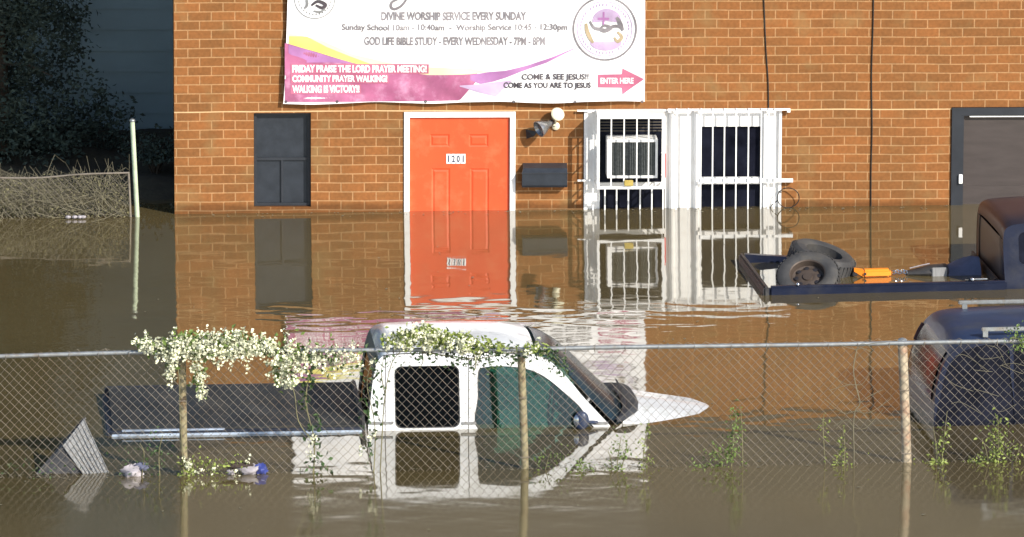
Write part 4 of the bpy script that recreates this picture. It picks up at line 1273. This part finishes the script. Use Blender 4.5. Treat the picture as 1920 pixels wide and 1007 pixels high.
# orange jack, its chain, dark tool bag and blue cloth in the bed
def bedpt(px, py, y): q = dl_(px, py, y); return Vector((q[0], y, q[1]))
a, b2 = bedpt(1612, 491, .75), bedpt(1670, 493, .75)
oM = D2 @ Matrix.Translation((a.x, .75, 0))
jk = thing('orange_tool', oM, 'bright orange plastic tool floating in the flooded bed between the tyres and the dark bag', 'tool')
m = MB(D2); m.box(a.x+.02, b2.x, .70, .80, -.01, .065, bev=.02); 
m.add([(a.x+.03,.71,.0),(a.x+.03,.79,.0),(a.x+.03,.79,.06),(a.x+.03,.71,.06),(a.x-.05,.74,.045),(a.x-.05,.77,.045),(a.x-.05,.77,.075),(a.x-.05,.74,.075)], [(0,1,5,4),(1,2,6,5),(2,3,7,6),(3,0,4,7),(4,5,6,7)])
m.build('housing', 'orange_plastic', jk, smooth=35)
m = MB(D2); m.box(a.x-.065, a.x-.02, .73, .78, .005, .04, bev=.006); m.box(a.x+.03,a.x+.05,.695,.70,.02,.04); m.build('grip', 'lamp_black', jk)
m = MB(D2)
for k in range(5):
    c = Vector((b2.x+.03+k*.024, .74, .03+.008*(k%2))); m.tube([c+Vector((.018*math.cos(q), .008*math.sin(q)*(k%2), .014*math.sin(q))) for q in [2*math.pi*i/10 for i in range(11)]], .004, 4)
m.build('chain', 'chrome', jk)
a, b2 = bedpt(1700, 492, .8), bedpt(1772, 492, .8)
tb = thing('tool_bag', D2 @ Matrix.Translation((a.x, .8, 0)), 'dark canvas tool bag with a pointed end lying in the flooded pickup bed', 'bag')
m = MB(D2)
P_ = [(a.x, .06, .03), (a.x+.12, .10, .055), (a.x+.20, .12, .075), (a.x+.34, .12, .085), (b2.x+.02, .09, .07)]
rows = []
for (x, w_, h_) in P_:
    rows.append([Vector((x, .8+w_*math.cos(q), max(-.06, h_*(.35+.65*math.sin(q)))*1.0)) for q in [2*math.pi*i/12 for i in range(13)]])
m.grid(rows); m.add([rows[0][i] for i in range(12)], [tuple(range(12))]); m.add([rows[-1][i] for i in range(12)], [tuple(range(12))])
m.build('sack', 'black_plastic', tb, smooth=45)
m = MB(D2); m.box(a.x+.20, a.x+.33, .672, .685, -.02, .075, bev=.006); m.build('pocket', 'board_grey', tb)
m = MB(D2); m.tube([(a.x+.02,.76,.06),(a.x+.12,.75,.085),(a.x+.19,.74,.10)], .005, 5); m.build('zip', 'bag_white', tb)
c0 = bedpt(1795, 500, .85)
m = MB(D2); rows = []
for i in range(10):
    u = i/9; rows.append([Vector((c0.x-.16+.34*u, .65+.5*v/8, -.03 + (.06+.10*u)*math.sin(math.pi*v/8)**.6*(1-.15*math.sin(u*9+v)) )) for v in range(9)])
m.grid(rows); tag(m.build('cloth', 'blue_cloth', None, D2 @ Matrix.Translation((c0.x, .9, 0)), smooth=60), 'crumpled blue-grey cloth heaped against the cab in the flooded pickup bed', 'cloth')

# --- the navy SUV at the right edge behind the fence
g2 = ground(1752, 800)
V2 = Matrix.Translation(g2) @ Matrix.Rotation(R(5.0), 4, 'Z')
LE3 = .17; SW = 1.6
VS = V2 @ Matrix.Rotation(-math.atan(LE3), 4, 'X')
def vl(px, py):
    q = on(VS, px, py); p = Matrix.Rotation(-math.atan(LE3), 4, 'X') @ Vector((q[0], 0, q[1])); return (p.x, p.z)
su = thing('navy_car', V2, 'navy estate car with a silver roof rack half under water at the right edge', 'car')
vp = [(1751,806),(1753,745),(1763,700),(1778,668),(1798,648),(1830,640),(1890,636),(1950,634)]
cp = [vl(*p) for p in vp]; tz = cp[-1][1]
cp += [(cp[-1][0]+.6, tz), (cp[-1][0]+1.0, tz-.03), (cp[-1][0]+1.4, tz-.25), (cp[-1][0]+1.75, -.05)]
cs = [(p.x, p.y) for p in catmull([p+(0,) for p in cp], 4)]
def sf3(far=False): return lambda p: Vector((p.x, (SW - (max(p.z,0)*LE3+p.y)) if far else max(p.z,0)*LE3+p.y, p.z))
m = MB(V2)
h1 = [(p.x, p.y) for p in catmull([vl(*p)+(0,) for p in ((1761,825),(1766,730),(1785,676),(1825,652),(1886,648),(1894,700),(1894,825))], 3, True)]
h2 = rrect(vl(1901,700)[0], vl(1901,700)[0]+.80, -.14, vl(1880,646)[1], .04)
for far in (False, True): m.plate(cs + [(cs[-1][0], -.3), (cs[0][0], -.3)], [h1, h2], 0, .03, fn=sf3(far))
k0 = 14
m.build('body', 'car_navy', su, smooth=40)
m = MB(V2); strip(m, cs[k0-2:37], 0, 1, SW, LE3, crown=.04, out=.002, nt=16); m.build('roof', 'car_navy_blue', su, smooth=40)  # same paint as the body, coloured bluer to paint in the sky's sheen
m = MB(V2); strip(m, cs[:k0+1], 0, .08, SW, LE3, nt=2); strip(m, cs[:k0+1], .92, 1, SW, LE3, nt=2); strip(m, cs[:4], .08,.92,SW,LE3,nt=8)
m.build('rear_frame', 'car_navy', su, smooth=40)
m = MB(V2); strip(m, cs[3:k0+1], .08, .92, SW, LE3, bulge=-.03, nt=10); m.build('rear_window', 'dark_glass', su, smooth=50)
for far in (False, True):
    for hh in (h1, h2): m = MB(V2); m.plate(hh, [], .012, .016, fn=sf3(far)); m.build('side_window', 'dark_glass', su)
m = MB(V2); strip(m, cs[36:44], .05,.95,SW,LE3,crown=.03,bulge=.05,nt=10); m.build('windscreen', 'dark_glass', su, smooth=50)
m = MB(V2); x_, z_ = cs[10]; m.tube([(cs[i][0]-.004, SW-.13, cs[i][1]) for i in (8,10,12)], .02, 6); m.build('tail_light', 'rust_red', su, smooth=50)
rx = vl(1842, 640)[0]
for yy in (.16, SW-.30):
    m = MB(V2)
    m.box(rx-(.0 if yy < .8 else .02), rx+1.4, yy-.016, yy+.016, tz+.055, tz+.085, bev=.006)
    for xx in (rx+.03, rx+.7, rx+1.35): m.box(xx-.02, xx+.02, yy-.012, yy+.012, tz+.01, tz+.056)
    m.build('roof_rail', 'galvanised', su, smooth=40)


# ------------------------------------------------------------------ the chain link fence across the front
g3 = ground(984, 880)
FF = Matrix.Translation(g3) @ Matrix.Rotation(R(3.4), 4, 'Z')
def F(px, py, d=0): q = on(FF, px, py, -d); return Vector((q[0], -d, q[1]))
fe = thing('chain_link_fence', FF, 'rusty chain link fence with round posts and a top rail across the foreground', 'fence')
rail_px = [(-120,671),(0,668),(130,664),(240,661),(340,659),(480,658),(640,657),(800,656),(980,655),(1150,651),(1400,648),(1600,645),(1692,643),(1800,641),(2040,638)]
rp = catmull([F(*p) for p in rail_px], 4)
m = MB(FF); m.tube(rp, .0165, 10); m.build('top_rail', 'galvanised', fe, smooth=50)
def rz(x):
    for a, b2 in zip(rp, rp[1:]):
        if a.x <= x <= b2.x: return a.z + (b2.z-a.z)*(x-a.x)/(b2.x-a.x)
    return rp[0].z if x < rp[0].x else rp[-1].z
for (pt, pb, r_, mt) in (((341,668),(345,960),.030,'rusty_post'),((977,660),(986,960),.030,'rusty_post'),((1692,640),(1703,960),.036,'rusty_pipe')):
    a, b2 = F(pt[0], pt[1], -.04), F(pb[0], pb[1], -.04)
    a.y = b2.y = .045
    m = MB(FF); m.tube(catmull([b2, (a+b2)/2+Vector((.003,0,0)), a], 5), r_, 14); po = m.build('post', mt, fe, smooth=50)
    m = MB(FF); m.lathe([(r_+.004,-.03),(r_+.005,-.005),(r_*.8,.02),(0,.028)], Matrix.Translation(a), 14)
    m.build('post_cap', 'galvanised', po, smooth=50)
    m = MB(FF)
    for zz in (.35, .72):
        c = b2 + (a-b2)*zz; m.tube([c+Vector((-(r_+.003),.0,0)), c+Vector((-(r_+.003),-.05,0)), c+Vector((r_+.003,-.05,0)), c+Vector((r_+.003,0,0))], .003, 4)
    m.build('tie', 'wire', po)
m = MB(FF)
chainlink(m, FF, F(-120,700).x, F(2040,700).x, lambda x: rz(x)+.024+.010*math.sin(x*61), -.12, .069, .071, .00165, 3)
m.tube([(p.x, -.012, p.z+.005) for p in rp[::2]], .002, 3)
m.build('mesh', 'wire', fe)
m = MB(FF)
for px in range(-60, 2000, 62):
    p = F(px + 9*math.sin(px), 655); zt2 = rz(p.x); m.tube([(p.x,-.02,zt2-.03),(p.x,-.02,zt2+.0),(p.x+.004,0,zt2+.02),(p.x+.006,.02,zt2),(p.x+.006,.012,zt2-.028)], .0028, 4)
m.build('rail_ties', 'wire', fe)

# ------------------------------------------------------------------ vines and weeds on the fence
def vine(name, label, blobs, stems, leafm, seed, blossom=None, cat='vine', lsize=(.032,.060), group=None, ld=1.0):
    """blobs: (px, py, spread x px, spread y px, leaves, blossoms)"""
    rng = random.Random(seed)
    c0 = F(blobs[0][0], blobs[0][1])
    t = thing(name, FF @ Matrix.Translation((c0.x, 0, 0)), label, cat, group)
    m = MB(FF); mb2 = MB(FF)
    for (px, py, sx_, sy_, nl, nb) in blobs:
        c = F(px, py)
        for k in range(int(nl*ld)):
            leaf(m, (c.x+rng.gauss(0, sx_/250), rng.gauss(-.01,.055), max(.0, c.z+rng.gauss(0, sy_/250))), rng.uniform(*lsize), rng)
        for k in range(nb):
            q = Vector((c.x+rng.gauss(0, sx_/250*.95), rng.gauss(-.05,.05), c.z+rng.gauss(0, sy_/250*.9)))
            d = Vector((rng.gauss(0,.3), rng.gauss(0,.3), rng.gauss(-.2,.6))).normalized()
            for j in range(11):
                leaf(mb2, q+d*.012*j*.5+Vector((rng.gauss(0,.012),rng.gauss(0,.012),rng.gauss(0,.012))), rng.uniform(.018,.030), rng, 0, .9)
    m.build('foliage', leafm, t, weld=False)
    if mb2.v: mb2.build('blossom', blossom or 'blossom', t, weld=False)
    m = MB(FF)
    for st_ in stems:
        P = [F(px, py) + Vector((0, rng.gauss(-.012,.01), 0)) for px, py in st_]
        c = catmull(P, 5); m.tube(c, [.005*(1-.6*i/len(c)) for i in range(len(c))], 5)
    m.build('stem', 'twig', t, smooth=60)
    return t
vine('flowering_vine', 'pale blossoming vine spilling over the left part of the fence rail', [
    (272,642,14,4,50,22),(310,653,16,7,90,40),(345,645,18,10,150,70),(385,650,22,12,190,90),(425,650,22,11,170,80),(465,646,20,8,130,52),
    (500,650,18,9,100,36),(535,668,16,15,80,34),(568,672,16,14,70,30),(605,668,20,14,64,22),(645,672,22,16,50,20),
    (372,702,7,16,40,14),(318,690,5,12,20,12),(378,725,5,6,14,10),(525,695,10,14,40,16),(548,706,9,10,30,12),(430,632,26,5,60,24)],
    [[(585,900),(590,830),(575,760),(580,700),(600,660)],[(590,830),(560,790),(550,730),(520,680)],[(345,890),(338,780),(335,700),(320,655),(270,643)],[(600,662),(520,655),(430,650),(340,648)],[(375,655),(372,690),(380,730)]], 'leaf_green', 11)
vine('green_vine', 'yellow-green leafy vine trained along the rail above the white pickup roof', [
    (735,638,8,6,40,6),(760,632,12,8,100,22),(785,628,14,8,130,26),(810,632,14,8,130,22),(838,636,16,8,140,20),(868,640,14,7,110,14),(895,645,12,7,70,6),
    (925,650,14,6,40,2),(800,618,10,4,40,6),(990,650,14,5,40,2),(1010,655,10,6,40,2)],
    [[(712,900),(716,820),(722,740),(740,670),(790,645),(880,648),(980,655),(1050,685)],[(722,740),(715,700),(720,668)]], 'leaf_yellow', 12, 'blossom')
vine('shaded_sprigs', 'sprigs painted shade-dark, hanging below the rail against the white cab of the pickup', [  # vine leaves in shade, the shade put into a darker leaf colour
    (800,664,22,9,60,0),(850,668,18,9,60,0),(885,672,16,12,70,0),(915,672,12,12,50,0),(950,662,14,10,50,0),(1020,660,10,9,40,0),(1040,672,8,12,60,0),(1058,690,7,9,40,0),(975,668,10,8,20,0),(712,700,8,30,40,0),(730,680,14,10,24,0)],
    [[(760,655),(850,668),(900,672),(960,660),(1030,665),(1064,700)],[(790,655),(793,676),(786,690)],[(888,662),(892,685),(886,700)]], 'leaf_dark', 15, lsize=(.025,.045))
vine('climbing_vine', 'dark green vine climbing the mesh between the blossom and the white cab', [
    (582,700,7,18,40,0),(572,740,6,20,34,0),(585,790,8,25,26,0),(590,830,8,25,20,4),(600,870,14,12,24,0),(690,720,10,40,30,0),(700,780,9,35,20,0),(690,830,8,25,16,3)],
    [[(588,900),(588,820),(572,750),(585,690)],[(700,900),(703,800),(688,720),(700,670)]], 'leaf_dark', 13)
weeds = [
 ('weed', 'yellow-green weeds crowding the foot of the left fence post', [(358,868,12,12,90,4),(395,876,20,10,110,3),(440,872,20,8,60,2),(345,884,10,5,40,0)], [[(358,900),(356,860)],[(392,900),(400,862)],[(430,900),(436,866)]], 'leaf_yellow'),
 ('weed', 'tall thin weed standing in front of the bonnet of the white pickup', [(1158,850,9,20,80,0),(1150,880,12,10,50,0),(1172,838,8,14,30,0)], [[(1155,905),(1158,860),(1164,820)],[(1150,905),(1146,865),(1140,845)],[(1160,900),(1172,850),(1176,830)]], 'leaf_green'),
 ('weed', 'low clump of weed right of the middle fence post', [(1088,872,14,8,80,0),(1022,862,14,10,50,0),(1050,850,14,10,30,0)], [[(1088,900),(1090,860)],[(1018,895),(1030,850)]], 'leaf_green'),
 ('weed', 'tall leafy weed on the open mesh right of the pickup bonnet', [(1366,850,14,16,130,0),(1374,815,8,20,100,0),(1378,780,5,14,50,0),(1345,860,18,12,90,0),(1320,872,14,8,40,0),(1386,800,4,20,30,0)], [[(1370,900),(1374,830),(1380,765)],[(1360,900),(1350,860),(1335,835)],[(1392,900),(1392,830),(1388,760)]], 'leaf_green'),
 ('weed', 'sparse yellowish weed left of the rusty right post', [(1580,830,7,18,46,0),(1545,800,7,14,30,0),(1575,862,16,8,60,0)], [[(1580,900),(1583,840),(1580,800)],[(1548,880),(1543,800),(1545,775)]], 'leaf_yellow'),
 ('weed', 'bright yellow-green weed below the navy car right of the rusty post', [(1762,850,8,20,80,0),(1770,815,6,14,40,0),(1755,872,14,8,60,0)], [[(1764,900),(1768,840),(1776,770)],[(1752,900),(1756,850),(1750,800)]], 'leaf_yellow'),
 ('weed', 'tallest leafy weed at the right below the navy car', [(1870,800,10,16,80,0),(1868,830,14,14,90,0),(1860,858,16,12,100,0),(1900,850,16,14,70,0),(1825,868,14,8,50,0)], [[(1870,900),(1872,840),(1870,780)],[(1855,900),(1850,850),(1840,820)],[(1900,900),(1905,860),(1915,830)]], 'leaf_yellow'),
 ('weed', 'green leaves hanging at the rail over the right edge car', [(1905,628,10,10,90,0),(1912,645,9,8,60,0),(1930,640,14,14,90,0)], [[(1960,900),(1950,760),(1925,650),(1895,632)]], 'leaf_green'),
 ('weed', 'few yellow sprigs at the water beside the bonnet tip', [(1215,800,4,10,22,0),(1205,835,7,16,40,0),(1210,870,9,10,40,0)], [[(1210,905),(1206,850),(1217,785)]], 'leaf_yellow'),
 ('weed', 'dull weeds in front of the tilted grey board', [(60,880,40,8,60,0),(270,862,24,14,90,0),(300,840,12,18,60,0)], [[(300,900),(298,850),(305,815)],[(265,900),(270,850),(262,830)]], 'leaf_dark'),
]
for k, (n_, lab, bl, st_, lm) in enumerate(weeds):
    vine(n_, lab, bl, st_, lm, 40+k, cat='weed', ld=.8, lsize=(.016,.038), group='weeds growing through the fence')
# dry stems on the right part of the mesh
rng = random.Random(8)
for (lab, base, top_, br2) in (('dry pale stem twisting up the mesh left of the rusty right post', (1600,890), (1604,650), 16), ('thin dry twigs caught on the mesh over the navy car', (1790,640), (1850,720), 12)):
    c0 = F(*base); t = thing('dry_stem', FF @ Matrix.Translation((c0.x,0,0)), lab, 'twig')
    m = MB(FF)
    if base[1] > 800:
        main = [(1600,895),(1601,850),(1600,800),(1603,770),(1612,755),(1604,720),(1600,690),(1606,655)]
        m.tube(catmull([F(*p)+Vector((0,-.015,0)) for p in main], 5), .0042, 5)
        for k in range(br2):
            b_ = rng.choice(main[2:]); d = rng.choice((-1,1)); L_ = rng.uniform(20,70)
            m.tube(catmull([F(b_[0], b_[1])+Vector((0,-.015,0)), F(b_[0]+d*L_*.4, b_[1]-rng.uniform(-5,15))+Vector((0,-.02,0)), F(b_[0]+d*L_, b_[1]-rng.uniform(-15,40))+Vector((0,-.01,0))],4), .002, 4)
    else:
        for k in range(br2):
            x_, y_ = rng.uniform(1755,1915), rng.uniform(645,760)
            m.tube(catmull([F(x_,y_)+Vector((0,-.015,0)), F(x_+rng.uniform(10,30),y_+rng.uniform(-5,20))+Vector((0,-.02,0)), F(x_+rng.uniform(30,75),y_+rng.uniform(0,40))+Vector((0,-.01,0))],4), .0019, 4)
    m.build('stems', 'pale_twig', t)

# ------------------------------------------------------------------ debris in the water along the fence
# tilted slatted panel poking out of the water at the left
Yp = F(150, 880).y
PA = FF @ Matrix.Translation((F(140,893).x, .06, 0))
def A(px, py, d): q = on(PA, px, py, d); return Vector((q[0], d, q[1]))
p0, p1, p2, p3 = A(160,786,.55), A(207,893,.0), A(75,896,.05), A(190,800,.55)
t = thing('tilted_panel', PA, 'grey ribbed panel tilted out of the water at the far left behind the fence', 'panel')
m = MB(PA)
u0, u1 = A(158,788,.35), A(212,892,.0)
v0, v1 = A(118,838,.30), A(150,868,.0)
quad = [A(158,786,.30), A(185,815,.26), A(214,893,.10), A(120,838,.10)]
nrm = (quad[1]-quad[0]).cross(quad[3]-quad[0]).normalized()*.02
quad = [A(157,786,.36), A(212,905,.02), A(168,905,.0), A(118,836,.16)]
m.add(quad + [q+Vector((0,.03,-.02)) for q in quad], [(0,1,2,3),(7,6,5,4)] + [(i,(i+1)%4,4+(i+1)%4,4+i) for i in range(4)])
for k in range(0, 8):
    s_ = k/7; m.tube([quad[0].lerp(quad[3], s_)+Vector((0,-.004,.002)), quad[1].lerp(quad[2], s_)+Vector((0,-.004,.002))], .004, 5)
m.build('ribbed_face', 'board_grey', t)
m = MB(PA)
e0, e1 = A(160,784,.42), A(62,898,.05)
m.tube([e1, e0], .012, 6)
d_ = [e0, e1, A(168,905,.02), quad[3]+Vector((0,.01,0))]
m.add(d_ + [q+Vector((0,.03,0)) for q in d_], [(0,1,2,3),(7,6,5,4)] + [(i,(i+1)%4,4+(i+1)%4,4+i) for i in range(4)])
m.build('dark_edge', 'black_plastic', t)

def lump(name, px, py, parts, label, cat):
    c = F(px, py); c.z = 0
    rng = random.Random(px)
    t = thing(name, FF @ Matrix.Translation((c.x, .0, 0)), label, cat)
    for (pn, dx, dz, sx_, sy_, sz_, mt) in parts:
        m = MB(FF); n = 12; rows = []
        for i in range(n+1):
            a = math.pi*i/n
            rows.append([])
            for k in range(n+1):
                b2 = 2*math.pi*(k % n)/n
                w_ = 1+.22*math.sin(3*b2+i)+.14*math.sin(5*b2-2*i+px)
                w_ = w_ if 0 < i < n else 1
                rows[-1].append(Vector((c.x+dx+sx_*w_*math.sin(a)*math.cos(b2), sy_*w_*math.sin(a)*math.sin(b2), dz+sz_*w_*math.cos(a))))
        m.grid(rows); m.build(pn, mt, t, smooth=50)
lump('plastic_bag', 248, 892, [('bag', 0, .03, .075, .06, .055, 'bag_white'), ('fold', .07, .07, .05, .04, .03, 'blue_cloth')], 'crumpled pale plastic bag floating at the fence left of the first post', 'bag')
lump('drinks_can', 432, 886, [('can', 0, .015, .028, .028, .030, 'bag_white')], 'small pale floating can beside the blue and white bag', 'can')
lump('floating_bag', 474, 884, [('bag', -.02, .03, .085, .05, .042, 'bag_white'), ('blue_end', .06, .035, .05, .045, .042, 'bag_blue'), ('brown_back', -.10, .065, .13, .04, .018, 'rim_brown')], 'blue and white plastic bag floating at the fence right of the first post', 'bag')

# leaf litter and scum drifting on the water
rng = random.Random(77); m = MB()
def fleck(p):
    a = rng.uniform(0, 3.14); l_ = rng.uniform(.006, .022); w_ = l_*rng.uniform(.3, .7); u = Vector((math.cos(a), math.sin(a), 0)); v = Vector((-u.y, u.x, 0))
    c = Vector((p.x, p.y, .004+rng.uniform(0, .003))); m.add([c-u*l_, c-v*w_, c+u*l_+Vector((0,0,.003)), c+v*w_], [(0,1,2,3)])
for k in range(420):
    px = rng.choice((rng.uniform(0, 520), rng.uniform(0, 1920), rng.gauss(1150, 60))); py = 890 - .0135*px + abs(rng.gauss(0, 5)) * rng.choice((-1, 1, 1))
    fleck(ground(px, py))
for k in range(130): px = rng.uniform(330, 1780); fleck(ground(px, 403.5-.0117*(px-330) + abs(rng.gauss(0, 3))))
for k in range(90): fleck(ground(rng.uniform(480, 1500), rng.uniform(560, 660)))
for k in range(70): fleck(ground(rng.uniform(0, 1920), rng.uniform(420, 1007)))
tag(m.build('floating_litter', 'pale_twig', None, weld=False), 'specks of leaf litter drifting on the flood water', 'litter', kind='stuff')
